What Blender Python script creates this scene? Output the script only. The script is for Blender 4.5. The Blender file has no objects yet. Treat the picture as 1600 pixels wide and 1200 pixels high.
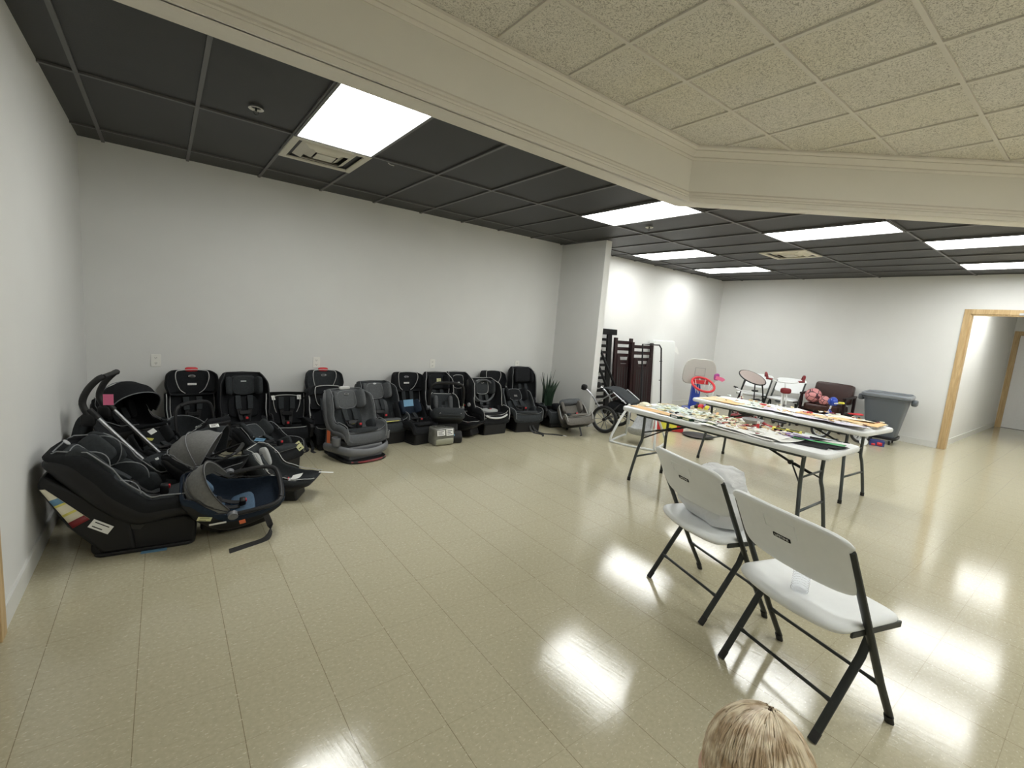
import bpy, math, random
from mathutils import Vector, Matrix, Euler
random.seed(7)
R = math.radians
SC = bpy.context.scene
COL = SC.collection

# ------------------------------------------------------------------ camera, world, exposure
cam_d = bpy.data.cameras.new('camera')
cam_d.sensor_width = 36.0
cam_d.lens = 723.19 / 1600 * 36
cam_d.clip_start = 0.05
cam = bpy.data.objects.new('camera', cam_d)
COL.objects.link(cam)
_yaw, _pit, _rol = 0.6503, -0.1318, 0.0802
_f = Vector((math.sin(_yaw), math.cos(_yaw), 0)); _r = Vector((math.cos(_yaw), -math.sin(_yaw), 0)); _u = Vector((0, 0, 1))
_f2 = _f * math.cos(_pit) + _u * math.sin(_pit); _u2 = _u * math.cos(_pit) - _f * math.sin(_pit)
_r3 = _r * math.cos(_rol) + _u2 * math.sin(_rol); _u3 = _u2 * math.cos(_rol) - _r * math.sin(_rol)
cam.matrix_world = Matrix(((_r3.x, _u3.x, -_f2.x, 0), (_r3.y, _u3.y, -_f2.y, 0), (_r3.z, _u3.z, -_f2.z, 1.4755), (0, 0, 0, 1)))
SC.camera = cam
world = bpy.data.worlds.new('world'); SC.world = world; world.use_nodes = True
world.node_tree.nodes['Background'].inputs[0].default_value = (0.75, 0.8, 0.85, 1)
world.node_tree.nodes['Background'].inputs[1].default_value = 0.12
SC.view_settings.view_transform = 'Standard'
SC.view_settings.look = 'None'
SC.view_settings.exposure = EXPOSURE = 0.0
SC.view_settings.gamma = 1.0
SC.view_settings.use_curve_mapping = False
LAMP = 16.5          # radiance of the ceiling panels

# ------------------------------------------------------------------ materials
def new_mat(name):
    m = bpy.data.materials.new(name); m.use_nodes = True
    return m, m.node_tree.nodes, m.node_tree.links, m.node_tree.nodes['Principled BSDF']
def mat(name, col, rough=0.5, metal=0.0, noise=0.0, nscale=30, bump=0.0, bscale=200, spec=0.5, coat=0.0, coords='Object'):
    m, N, L, b = new_mat(name)
    b.inputs['Base Color'].default_value = (*col, 1)
    b.inputs['Roughness'].default_value = rough
    b.inputs['Metallic'].default_value = metal
    b.inputs['Specular IOR Level'].default_value = spec
    b.inputs['Coat Weight'].default_value = coat
    tc = N.new('ShaderNodeTexCoord')
    n = N.new('ShaderNodeTexNoise'); n.inputs['Scale'].default_value = nscale; n.inputs['Detail'].default_value = 4
    L.new(tc.outputs[coords], n.inputs['Vector'])
    mx = N.new('ShaderNodeMix'); mx.data_type = 'RGBA'
    a = max(noise, 0.03)
    mx.inputs[6].default_value = (*[c * (1 - a) for c in col], 1); mx.inputs[7].default_value = (*[min(1, c * (1 + a)) for c in col], 1)
    L.new(n.outputs['Fac'], mx.inputs[0]); L.new(mx.outputs[2], b.inputs['Base Color'])
    if bump > 0:
        n2 = N.new('ShaderNodeTexNoise'); n2.inputs['Scale'].default_value = bscale; n2.inputs['Detail'].default_value = 3
        L.new(tc.outputs[coords], n2.inputs['Vector'])
        bp = N.new('ShaderNodeBump'); bp.inputs['Strength'].default_value = bump; bp.inputs['Distance'].default_value = 0.003
        L.new(n2.outputs['Fac'], bp.inputs['Height']); L.new(bp.outputs['Normal'], b.inputs['Normal'])
    return m
def emit(name, col, s):
    m = bpy.data.materials.new(name); m.use_nodes = True; N = m.node_tree.nodes; L = m.node_tree.links
    N.clear(); e = N.new('ShaderNodeEmission'); o = N.new('ShaderNodeOutputMaterial')
    e.inputs[0].default_value = (*col, 1); e.inputs[1].default_value = s; L.new(e.outputs[0], o.inputs[0])
    return m
def wood(name, c1, c2, scale=6, rough=0.45, axis='Z', coat=0.0):
    m, N, L, b = new_mat(name)
    tc = N.new('ShaderNodeTexCoord'); mp = N.new('ShaderNodeMapping')
    mp.inputs['Scale'].default_value = {'Z': (1, 1, .08), 'X': (.08, 1, 1), 'Y': (1, .08, 1)}[axis]
    L.new(tc.outputs['Object'], mp.inputs[0])
    n = N.new('ShaderNodeTexNoise'); n.inputs['Scale'].default_value = scale * 6; n.inputs['Detail'].default_value = 6; n.inputs['Distortion'].default_value = 1.2
    L.new(mp.outputs[0], n.inputs['Vector'])
    r = N.new('ShaderNodeValToRGB'); r.color_ramp.elements[0].position = .35; r.color_ramp.elements[1].position = .68
    r.color_ramp.elements[0].color = (*c2, 1); r.color_ramp.elements[1].color = (*c1, 1)
    L.new(n.outputs['Fac'], r.inputs[0]); L.new(r.outputs[0], b.inputs['Base Color'])
    b.inputs['Roughness'].default_value = rough; b.inputs['Coat Weight'].default_value = coat; b.inputs['Specular IOR Level'].default_value = .3
    return m

def floor_mat():
    m, N, L, b = new_mat('vinyl_tile_floor')
    tc = N.new('ShaderNodeTexCoord')
    sx = N.new('ShaderNodeSeparateXYZ'); L.new(tc.outputs['Object'], sx.inputs[0])
    def M(op, a, b=None, c=None):
        n = N.new('ShaderNodeMath'); n.operation = op
        for k, v in enumerate((a, b, c)):
            if v is None: continue
            if isinstance(v, (int, float)): n.inputs[k].default_value = v
            else: L.new(v, n.inputs[k])
        return n.outputs[0]
    def seam(out, off, wd):       # 1 on the joint between tiles, 0 elsewhere
        f = M('FRACT', M('DIVIDE', M('ADD', out, off+30.48), 0.3048)); d = M('MINIMUM', f, M('SUBTRACT', 1.0, f))
        return M('LESS_THAN', d, wd)
    jn = N.new('ShaderNodeTexNoise'); jn.inputs['Scale'].default_value = 2.2; L.new(tc.outputs['Object'], jn.inputs['Vector'])
    jx = M('MULTIPLY', seam(sx.outputs[0], -1.1155, 0.0040), 0.85)
    jy = M('MULTIPLY', seam(sx.outputs[1], -0.9838, 0.0034), M('MULTIPLY', jn.outputs['Fac'], 0.70))
    joint = M('MAXIMUM', jx, jy)
    jm = N.new('ShaderNodeMix'); jm.data_type = 'RGBA'; jm.inputs[6].default_value = (0.485, 0.445, 0.315, 1); jm.inputs[7].default_value = (0.22, 0.185, 0.115, 1)
    L.new(joint, jm.inputs[0])
    # chips: small stretched flecks lighter and darker than the tile
    v = N.new('ShaderNodeTexNoise'); v.inputs['Scale'].default_value = 105; v.inputs['Detail'].default_value = 2.5
    mp2 = N.new('ShaderNodeMapping'); mp2.inputs['Scale'].default_value = (0.55, 1.25, 1); mp2.inputs['Rotation'].default_value = (0, 0, 0.5)
    L.new(tc.outputs['Object'], mp2.inputs[0]); L.new(mp2.outputs[0], v.inputs['Vector'])
    r1 = N.new('ShaderNodeValToRGB'); r1.color_ramp.elements[0].position = .61; r1.color_ramp.elements[1].position = .70
    L.new(v.outputs['Fac'], r1.inputs[0])
    mA = N.new('ShaderNodeMix'); mA.data_type = 'RGBA'; mA.inputs[7].default_value = (0.63, 0.60, 0.46, 1)
    L.new(r1.outputs[0], mA.inputs[0]); L.new(jm.outputs[2], mA.inputs[6])
    v2 = N.new('ShaderNodeTexNoise'); v2.inputs['Scale'].default_value = 60; v2.inputs['Detail'].default_value = 6
    L.new(tc.outputs['Object'], v2.inputs['Vector'])
    r2 = N.new('ShaderNodeValToRGB'); r2.color_ramp.elements[0].position = .3; r2.color_ramp.elements[1].position = .75
    r2.color_ramp.elements[0].color = (.90, .90, .89, 1); r2.color_ramp.elements[1].color = (1.05, 1.05, 1.06, 1)
    L.new(v2.outputs['Fac'], r2.inputs[0])
    mB = N.new('ShaderNodeMix'); mB.data_type = 'RGBA'; mB.blend_type = 'MULTIPLY'; mB.inputs[0].default_value = 1
    L.new(mA.outputs[2], mB.inputs[6]); L.new(r2.outputs[0], mB.inputs[7]); L.new(mB.outputs[2], b.inputs['Base Color'])
    # wax: waves and fine scratches along the traffic direction
    mp3 = N.new('ShaderNodeMapping'); mp3.inputs['Scale'].default_value = (1.0, 9.0, 1)
    mp4 = N.new('ShaderNodeMapping'); mp4.inputs['Rotation'].default_value = (0, 0, R(80)); L.new(tc.outputs['Object'], mp4.inputs[0]); L.new(mp4.outputs[0], mp3.inputs[0])
    w = N.new('ShaderNodeTexNoise'); w.inputs['Scale'].default_value = 7; w.inputs['Detail'].default_value = 6; w.inputs['Roughness'].default_value = .62
    L.new(mp3.outputs[0], w.inputs['Vector'])
    bp = N.new('ShaderNodeBump'); bp.inputs['Strength'].default_value = 0.11; bp.inputs['Distance'].default_value = 0.003
    L.new(w.outputs['Fac'], bp.inputs['Height'])
    bp2 = N.new('ShaderNodeBump'); bp2.inputs['Strength'].default_value = 0.25; bp2.inputs['Distance'].default_value = 0.002; bp2.invert = True
    L.new(joint, bp2.inputs['Height']); L.new(bp.outputs['Normal'], bp2.inputs['Normal'])
    L.new(bp2.outputs['Normal'], b.inputs['Normal'])
    rr = N.new('ShaderNodeMapRange'); rr.inputs[3].default_value = 0.06; rr.inputs[4].default_value = 0.15
    L.new(w.outputs['Fac'], rr.inputs[0]); L.new(rr.outputs[0], b.inputs['Roughness'])
    b.inputs['Specular IOR Level'].default_value = 0.62
    return m

def wall_mat():
    m = mat('white_wall_paint', (0.72, 0.72, 0.70), 0.62, noise=0.02, nscale=3, bump=0.25, bscale=160, spec=0.35)
    return m
def tile_mat():
    m, N, L, b = new_mat('fissured_ceiling_tile')
    tc = N.new('ShaderNodeTexCoord')
    n = N.new('ShaderNodeTexNoise'); n.inputs['Scale'].default_value = 38; n.inputs['Detail'].default_value = 4; n.inputs['Distortion'].default_value = 3.5
    L.new(tc.outputs['Object'], n.inputs['Vector'])
    r = N.new('ShaderNodeValToRGB'); r.color_ramp.elements[0].position = .40; r.color_ramp.elements[1].position = .50
    r.color_ramp.elements[0].color = (.40, .38, .33, 1); r.color_ramp.elements[1].color = (.73, .70, .63, 1)
    L.new(n.outputs['Fac'], r.inputs[0])
    n2 = N.new('ShaderNodeTexNoise'); n2.inputs['Scale'].default_value = 0.9
    L.new(tc.outputs['Object'], n2.inputs['Vector'])
    r2 = N.new('ShaderNodeValToRGB'); r2.color_ramp.elements[0].color = (1, .99, .93, 1); r2.color_ramp.elements[1].color = (1, 1, 1, 1)
    r2.color_ramp.elements[0].position = .35; r2.color_ramp.elements[1].position = .6
    L.new(n2.outputs['Fac'], r2.inputs[0])
    mB = N.new('ShaderNodeMix'); mB.data_type = 'RGBA'; mB.blend_type = 'MULTIPLY'; mB.inputs[0].default_value = 1
    L.new(r.outputs[0], mB.inputs[6]); L.new(r2.outputs[0], mB.inputs[7]); L.new(mB.outputs[2], b.inputs['Base Color'])
    bp = N.new('ShaderNodeBump'); bp.inputs['Strength'].default_value = 0.5; bp.inputs['Distance'].default_value = 0.004
    L.new(r.outputs[0], bp.inputs['Height']); L.new(bp.outputs['Normal'], b.inputs['Normal'])
    b.inputs['Roughness'].default_value = 0.9
    return m

MT = {}
MT['wall'] = wall_mat(); MT['floor'] = floor_mat(); MT['tile'] = tile_mat()
MT['trimwhite'] = mat('white_trim_paint', (0.74, 0.70, 0.62), 0.45, noise=.02)
MT['soffit'] = mat('warm_white_paint', (0.76, 0.73, 0.655), 0.6, noise=.02, nscale=3, bump=.2, bscale=160)
MT['blacktile'] = mat('black_painted_ceiling_tile', (0.024, 0.0235, 0.022), 0.5, noise=.35, nscale=3, bump=.3, bscale=220)
MT['blackbar'] = mat('black_painted_grid', (0.11, 0.107, 0.104), 0.4)
MT['whitebar'] = mat('white_grid', (0.66, 0.63, 0.56), 0.5)
MT['base'] = mat('grey_vinyl_baseboard', (0.66, 0.66, 0.63), 0.45)
MT['oak'] = wood('oak_trim', (0.60, 0.44, 0.24), (0.45, 0.31, 0.15), 5)
MT['doorwhite'] = mat('white_door_paint', (0.78, 0.78, 0.78), 0.4)
MT['lamp'] = emit('lit_diffuser', (0.985, 1.0, 0.975), LAMP)
MT['plastic_white'] = mat('white_plastic', (0.80, 0.82, 0.82), 0.42, bump=.15, bscale=400)
MT['outlet'] = mat('outlet_plastic', (0.82, 0.81, 0.76), 0.35)
MT['dark'] = mat('dark_slot', (0.02, 0.02, 0.02), 0.6)
MT['graymetal'] = mat('dark_green_grey_metal', (0.028, 0.032, 0.030), 0.38, metal=.35)
MT['legmetal'] = mat('grey_table_leg_metal', (0.075, 0.085, 0.085), 0.38, metal=.5)
MT['rubber'] = mat('black_rubber', (0.012, 0.012, 0.012), 0.6)
MT['chrome'] = mat('chrome_metal', (0.75, 0.75, 0.76), 0.2, metal=1.0)
MT['alu'] = mat('brushed_aluminium', (0.50, 0.51, 0.53), 0.35, metal=.9)
MT['blackplastic'] = mat('black_plastic', (0.011, 0.011, 0.012), 0.45, bump=.1, bscale=500, spec=.32)
MT['fab_black'] = mat('black_fabric', (0.016, 0.017, 0.019), 0.85, noise=.3, nscale=60, bump=.5, bscale=700, spec=.16)
MT['fab_char'] = mat('charcoal_fabric', (0.038, 0.042, 0.045), 0.88, noise=.3, nscale=60, bump=.5, bscale=700, spec=.16)
MT['fab_grey'] = mat('grey_fabric', (0.105, 0.11, 0.115), 0.88, noise=.25, nscale=60, bump=.5, bscale=700, spec=.16)
MT['fab_midgrey'] = mat('mid_grey_fabric', (0.19, 0.19, 0.185), 0.88, noise=.25, nscale=60, bump=.5, bscale=700, spec=.16)
MT['fab_light'] = mat('light_grey_fabric', (0.42, 0.43, 0.42), 0.88, noise=.15, nscale=60, bump=.5, bscale=700, spec=.16)
MT['fab_taupe'] = mat('taupe_grey_fabric', (0.15, 0.14, 0.125), 0.88, noise=.2, nscale=60, bump=.5, bscale=700, spec=.16)
MT['fab_navy'] = mat('navy_fabric', (0.022, 0.032, 0.05), 0.88, noise=.3, nscale=60, bump=.5, bscale=700, spec=.16)
MT['fab_blue'] = mat('slate_blue_fabric', (0.10, 0.16, 0.24), 0.88, noise=.2, nscale=60, bump=.5, bscale=700, spec=.16)
MT['shell_grey'] = mat('grey_plastic_shell', (0.15, 0.155, 0.165), 0.4)
MT['pipe_light'] = mat('light_grey_piping', (0.55, 0.55, 0.54), 0.6)
MT['pipe_grey'] = mat('grey_piping', (0.22, 0.23, 0.24), 0.6)
MT['pipe_dark'] = mat('dark_piping', (0.03, 0.03, 0.033), 0.6)
MT['strap'] = mat('black_webbing', (0.014, 0.014, 0.015), 0.7, bump=.5, bscale=900)
MT['strapgrey'] = mat('grey_webbing', (0.09, 0.09, 0.095), 0.7, bump=.5, bscale=900)
MT['badge'] = mat('silver_badge', (0.50, 0.51, 0.52), 0.35, metal=.4)
MT['paper'] = mat('white_paper', (0.80, 0.80, 0.77), 0.7)
MT['paperyel'] = mat('yellow_label', (0.72, 0.66, 0.16), 0.6)
MT['paperlime'] = mat('pale_yellow_label', (0.66, 0.66, 0.38), 0.6)
MT['ink'] = mat('black_ink', (0.010, 0.010, 0.012), 0.85, spec=.15)
MT['red'] = mat('red_plastic', (0.60, 0.03, 0.04), 0.38)
MT['darkred'] = mat('dark_red_plastic', (0.20, 0.015, 0.02), 0.4)
MT['orange'] = mat('orange_label', (0.85, 0.20, 0.08), 0.5)
MT['blue'] = mat('blue_plastic', (0.02, 0.06, 0.40), 0.35)
MT['bluelabel'] = mat('blue_label', (0.14, 0.30, 0.46), 0.5)
MT['pink'] = mat('pink_plastic', (0.75, 0.16, 0.30), 0.4)
MT['purple'] = mat('purple_paper', (0.22, 0.12, 0.42), 0.5)
MT['green'] = mat('green_paper', (0.05, 0.40, 0.12), 0.5)
MT['yellow'] = mat('yellow_plastic', (0.80, 0.75, 0.08), 0.4)
MT['teal'] = mat('pale_teal_paper', (0.60, 0.68, 0.62), 0.6)
MT['kraft'] = mat('kraft_paper', (0.72, 0.45, 0.20), 0.7, noise=.08)
MT['tan'] = mat('tan_card', (0.62, 0.50, 0.30), 0.7, noise=.1)
MT['cream'] = mat('cream_card', (0.76, 0.72, 0.55), 0.6)
MT['lilac'] = mat('lilac_paper', (0.60, 0.57, 0.66), 0.6)
MT['espresso'] = wood('espresso_wood', (0.022, 0.007, 0.007), (0.010, 0.004, 0.005), 6, .4)
MT['blackwood'] = mat('black_painted_wood', (0.007, 0.007, 0.007), 0.6, spec=.15)
MT['blackmetal'] = mat('black_metal', (0.012, 0.012, 0.014), 0.4, metal=.4)
MT['leather'] = mat('brown_leather', (0.045, 0.018, 0.014), 0.30, noise=.4, nscale=20, bump=.5, bscale=90)
MT['cangrey'] = mat('grey_bin_plastic', (0.10, 0.115, 0.13), 0.42, bump=.2, bscale=200)
MT['mattress'] = mat('white_mattress_cover', (0.72, 0.74, 0.72), 0.65, bump=.9, bscale=25)
MT['leaf'] = mat('snake_plant_leaf', (0.025, 0.05, 0.03), 0.4, noise=.7, nscale=40)
MT['wheelgrey'] = mat('grey_wheel_plastic', (0.16, 0.17, 0.17), 0.5)
MT['swingwhite'] = mat('pale_grey_plastic', (0.62, 0.64, 0.62), 0.4)
MT['swingcloth'] = mat('grey_patterned_cloth', (0.40, 0.41, 0.41), 0.8, noise=.3, nscale=30)

# ------------------------------------------------------------------ mesh helpers
def V3(p): return Vector(p)
class MB:
    def __init__(s): s.v = []; s.f = []
    def add(s, vs, fs, mx=None):
        o = len(s.v)
        s.v += [tuple(mx @ Vector(p)) if mx else tuple(p) for p in vs]
        s.f += [tuple(i + o for i in f) for f in fs]
        return s
    def box(s, lo, hi, mx=None):
        x0, y0, z0 = lo; x1, y1, z1 = hi
        return s.add([(x0,y0,z0),(x1,y0,z0),(x1,y1,z0),(x0,y1,z0),(x0,y0,z1),(x1,y0,z1),(x1,y1,z1),(x0,y1,z1)],
                     [(0,3,2,1),(4,5,6,7),(0,1,5,4),(1,2,6,5),(2,3,7,6),(3,0,4,7)], mx)
    def cbox(s, c, d, rot=None, mx=None):
        m = Matrix.Translation(c) @ (Euler(rot).to_matrix().to_4x4() if rot else Matrix())
        if mx: m = mx @ m
        return s.box((-d[0]/2,-d[1]/2,-d[2]/2),(d[0]/2,d[1]/2,d[2]/2), m)
    def rings(s, rings, closed=True, cap=True, loop=False):
        n = len(rings[0]); o = len(s.v)
        for r in rings: s.v += [tuple(p) for p in r]
        k = len(rings)
        for i in range(k if loop else k-1):
            a = o + i*n; b = o + ((i+1) % k)*n
            for j in range(n if closed else n-1):
                j2 = (j+1) % n
                s.f.append((a+j, a+j2, b+j2, b+j))
        if cap and not loop and closed:
            s.f.append(tuple(o+j for j in reversed(range(n)))); s.f.append(tuple(o+(k-1)*n+j for j in range(n)))
        return s
    def tube(s, pts, r, n=8, loop=False, flat=None, up=None):
        """tube along pts; r number or list; flat=(a,b) elliptical/flat radii multipliers"""
        P = [Vector(p) for p in pts]; k = len(P); rs = r if isinstance(r, (list, tuple)) else [r]*k
        rings = []; prev = None
        for i, p in enumerate(P):
            if loop: t = (P[(i+1) % k] - P[i-1])
            else: t = (P[min(i+1, k-1)] - P[max(i-1, 0)])
            if t.length < 1e-9: t = Vector((0,0,1))
            t.normalize()
            if prev is None:
                a = Vector(up) if up else (Vector((0,0,1)) if abs(t.z) < .9 else Vector((1,0,0)))
                x = t.cross(a).normalized()
            else:
                x = (prev - t * prev.dot(t))
                x = x.normalized() if x.length > 1e-6 else t.orthogonal().normalized()
            prev = x; y = t.cross(x)
            fa, fb = flat if flat else (1, 1)
            rings.append([p + x*math.cos(2*math.pi*j/n)*rs[i]*fa + y*math.sin(2*math.pi*j/n)*rs[i]*fb for j in range(n)])
        return s.rings(rings, True, not loop, loop)
    def cyl(s, a, b, r, n=16, r2=None):
        return s.tube([a, b], [r, r if r2 is None else r2], n)
    def ribbon(s, pts, w, t, side):
        """flat strap: side = vector (or list) across the width"""
        P = [Vector(p) for p in pts]; rings = []
        for i, p in enumerate(P):
            d = (P[min(i+1, len(P)-1)] - P[max(i-1, 0)]).normalized()
            sd = Vector(side[i] if isinstance(side, list) else side); sd = (sd - d*sd.dot(d)).normalized(); nn = d.cross(sd)
            rings.append([p - sd*w/2 - nn*t/2, p + sd*w/2 - nn*t/2, p + sd*w/2 + nn*t/2, p - sd*w/2 + nn*t/2])
        return s.rings(rings)
    def lathe(s, prof, n=24, mx=None, cap=True):
        rings = [[(r*math.cos(2*math.pi*j/n), r*math.sin(2*math.pi*j/n), z) for j in range(n)] for r, z in prof]
        t = MB().rings(rings, True, cap); return s.add(t.v, t.f, mx)
    def pill(s, c, d, e=0.5, e2=None, rot=None, nu=16, nv=10, mx=None):
        """superellipsoid cushion"""
        e2 = e if e2 is None else e2
        def p(x, k): return math.copysign(abs(x)**k, x)
        vs = []; 
        for i in range(1, nv):
            a = -math.pi/2 + math.pi*i/nv
            for j in range(nu):
                b = 2*math.pi*j/nu
                vs.append((d[0]/2*p(math.cos(a), e)*p(math.cos(b), e2), d[1]/2*p(math.cos(a), e)*p(math.sin(b), e2), d[2]/2*p(math.sin(a), e)))
        fs = []
        for i in range(nv-2):
            for j in range(nu):
                fs.append((i*nu+j, i*nu+(j+1) % nu, (i+1)*nu+(j+1) % nu, (i+1)*nu+j))
        o = len(vs); vs += [(0,0,-d[2]/2),(0,0,d[2]/2)]
        for j in range(nu):
            fs.append((o, (j+1) % nu, j)); fs.append((o+1, (nv-2)*nu+j, (nv-2)*nu+(j+1) % nu))
        m = Matrix.Translation(c) @ (Euler(rot).to_matrix().to_4x4() if rot else Matrix())
        if mx: m = mx @ m
        return s.add(vs, fs, m)
    def prism(s, poly, a, b, axis='y', mx=None):
        """polygon extruded from a to b; axis y: poly is (x,z); axis z: (x,y); axis x: (y,z)"""
        def q(p, h): return {'y': (p[0], h, p[1]), 'z': (p[0], p[1], h), 'x': (h, p[0], p[1])}[axis]
        t = MB().rings([[q(p, a) for p in poly], [q(p, b) for p in poly]]); return s.add(t.v, t.f, mx)

def part(name, mb, m, parent=None, bevel=0.0, seg=2, sub=0, smooth=True, mx=None, label=None, auto=40):
    me = bpy.data.meshes.new(name)
    vs = mb.v if mx is None else [tuple(mx @ Vector(p)) for p in mb.v]
    me.from_pydata(vs, [], mb.f); me.update()
    import bmesh
    bm = bmesh.new(); bm.from_mesh(me); bmesh.ops.recalc_face_normals(bm, faces=bm.faces[:])
    if smooth and not sub:
        for e in bm.edges:
            if len(e.link_faces) == 2 and e.calc_face_angle(0) > R(auto): e.smooth = False
    bm.to_mesh(me); bm.free()
    if smooth: me.polygons.foreach_set('use_smooth', [True]*len(me.polygons))
    me.materials.append(m)
    o = bpy.data.objects.new(name, me); COL.objects.link(o)
    if parent: o.parent = parent
    if bevel:
        md = o.modifiers.new('bevel', 'BEVEL'); md.width = bevel; md.segments = seg; md.limit_method = 'ANGLE'; md.angle_limit = R(35); md.harden_normals = False
    if sub:
        md = o.modifiers.new('sub', 'SUBSURF'); md.levels = sub; md.render_levels = sub
    if label: o['label'] = label
    return o
def thing(name, label, cat, loc=(0,0,0), rot=(0,0,0), group=None, scale=None):
    o = bpy.data.objects.new(name, None); COL.objects.link(o)
    o.location = loc; o.rotation_euler = rot; o['label'] = label; o['category'] = cat
    if group: o['group'] = group
    if scale: o.scale = scale
    o.empty_display_size = .1
    return o
def tag(o, label, cat, group=None):
    o['label'] = label; o['category'] = cat
    if group: o['group'] = group
    return o
def struct(name, mb, m, parent=None, **k):
    o = part(name, mb, m, parent, smooth=k.pop('smooth', False), **k)
    if not parent: o['kind'] = 'structure'
    return o
def dup(root, loc, rz, label, group=None):
    r = root.copy(); COL.objects.link(r); r.location = loc; r.rotation_euler = (0, 0, rz); r['label'] = label
    if group: r['group'] = group
    for ch in list(root.children):
        c = ch.copy(); COL.objects.link(c); c.parent = r
        for g in ch.children:
            d = g.copy(); COL.objects.link(d); d.parent = c
    return r
def text_part(name, s, size, depth, m, parent, mx):
    cu = bpy.data.curves.new('t', 'FONT'); cu.body = s; cu.size = size; cu.extrude = depth; cu.align_x = 'CENTER'; cu.align_y = 'CENTER'
    cu.resolution_u = 2
    o = bpy.data.objects.new('t', cu); COL.objects.link(o)
    bpy.context.view_layer.update()
    me = bpy.data.meshes.new_from_object(o.evaluated_get(bpy.context.evaluated_depsgraph_get()))
    bpy.data.objects.remove(o); bpy.data.curves.remove(cu)
    me.transform(mx); me.materials.clear(); me.materials.append(m); me.name = name
    ob = bpy.data.objects.new(name, me); COL.objects.link(ob); ob.parent = parent
    return ob
def smooth_path(pts, n=6, loop=False):
    """Catmull-Rom through pts"""
    P = [Vector(p) for p in pts]; out = []; k = len(P)
    for i in range(k if loop else k-1):
        p0 = P[(i-1) % k] if (loop or i > 0) else P[0]; p1 = P[i]; p2 = P[(i+1) % k]; p3 = P[(i+2) % k] if (loop or i+2 < k) else P[-1]
        for j in range(n):
            t = j/n
            out.append(0.5*((2*p1) + (p2-p0)*t + (2*p0-5*p1+4*p2-p3)*t*t + (3*p1-p0-3*p2+p3)*t**3))
    if not loop: out.append(P[-1])
    return out
def rrect(w, h, r, n=4):
    pts = []
    for cx, cy, a0 in ((w/2-r, h/2-r, 0), (-w/2+r, h/2-r, 90), (-w/2+r, -h/2+r, 180), (w/2-r, -h/2+r, 270)):
        for i in range(n+1):
            a = R(a0 + 90*i/n); pts.append((cx + r*math.cos(a), cy + r*math.sin(a)))
    return pts
# ------------------------------------------------------------------ ceiling panels (the light of the room)
ZC = 2.759; ZT = 3.22; T2 = 0.6096
GX, GY = 0.2079, 4.0656
XL, XR, YB, YF = -0.57, 10.05, 5.70, -4.2
def gx(i): return GX + i*T2
def gy(j): return GY + j*2*T2
LABELS = ['bright ceiling panel nearest the left wall, beside a square vent', 'lit ceiling panel at the bend of the white soffit',
          'first lit panel beyond the partition along the back wall', 'farthest lit panel towards the far corner of the room',
          'long lit panel between the soffit bend and the rectangular vent', 'lit panel at the right edge of the photo nearest the soffit',
          'lit panel at the right edge of the photo closest to the doorway wall']
def panel(i, y0, z, label, grp='ceiling light panels'):
    x0, x1, y1 = gx(i), gx(i+1), y0 - 2*T2
    t = thing('ceiling_light', label, 'ceiling light', ((x0+x1)/2, (y0+y1)/2, z), group=grp)
    hx, hy = (x1-x0)/2, (y0-y1)/2
    f = MB()
    for a, b, c, d in ((-hx, -hy, hx, -hy+.02), (-hx, hy-.02, hx, hy), (-hx, -hy+.02, -hx+.02, hy-.02), (hx-.02, -hy+.02, hx, hy-.02)):
        f.box((a, b, -.008), (c, d, .03))
    part('frame', f, MT['blackbar'], t, smooth=False)
    part('diffuser', MB().box((-hx+.019, -hy+.019, -.002), (hx-.019, hy-.019, .006)), MT['lamp'], t, smooth=False)
    return t
for (i, j), lb in zip(((1, 0), (6, 0), (10, 1), (13, 1), (9, -1), (11, -2), (14, -2)), LABELS):
    panel(i, gy(j), ZC - .002, lb)
# added fill panels behind the photographer, repeating the perimeter fittings out of view
panel(14, gy(-4), ZC - .002, 'added unseen fill panel on the right side behind the viewpoint')
panel(12, gy(-5), ZC - .002, 'added unseen fill panel far behind the viewpoint on the right')

for x0, y0 in ((1.7, -.9), (4.2, -.9), (4.2, -3.0)):  # tray panels added out of view to lift the light on the near floor
    t = panel(1, 0, ZT, 'added unseen fill panel in the white tray ceiling behind the viewpoint', 'added fill panels in the tray behind the viewpoint')
    t.location = (x0, y0, ZT - .002)
def vent(x0, x1, y0, y1, label):
    t = thing('ceiling_vent', label, 'air vent', ((x0+x1)/2, (y0+y1)/2, ZC))
    hx, hy = (x1-x0)/2, (y1-y0)/2
    part('duct_backing', MB().box((-hx+.01, -hy+.01, .02), (hx-.01, hy-.01, .03)), MT['dark'], t, smooth=False)
    m = mat('painted_vent_metal', (0.70, 0.67, 0.57), 0.5) if 'vent' not in MT else MT['vent']; MT['vent'] = m
    f = MB(); w = .05
    for a, b, c, d in ((-hx, -hy, hx, -hy+w), (-hx, hy-w, hx, hy), (-hx, -hy+w, -hx+w, hy-w), (hx-w, -hy+w, hx, hy-w)):
        f.box((a, b, -.012), (c, d, 0.0))
    part('outer_frame', f, m, t, smooth=False)
    for k, s in enumerate((.215, .15)):
        c = MB()
        o = [(-s, -s), (s, -s), (s, s), (-s, s)]; q = s - .058
        i_ = [(-q, -q), (q, -q), (q, q), (-q, q)]
        zo, zi = .012, -.022
        c.rings([[(x, y, zo) for x, y in o], [(x, y, zo+.004) for x, y in o], [(x, y, zi+.004) for x, y in i_], [(x, y, zi) for x, y in i_]], True, False, True)
        part('louvre', c, m, t, smooth=False)
    part('centre_plate', MB().box((-.075, -.075, -.026), (.075, .075, -.018)), m, t, smooth=False)
    return t
vent(gx(1), gx(2), GY, GY+T2, 'square beige air vent beside the bright panel near the left wall')
vent(gx(11), gx(12), gy(-1), gy(-1)+T2, 'far air vent between the panels on the right of the dark ceiling')

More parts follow.
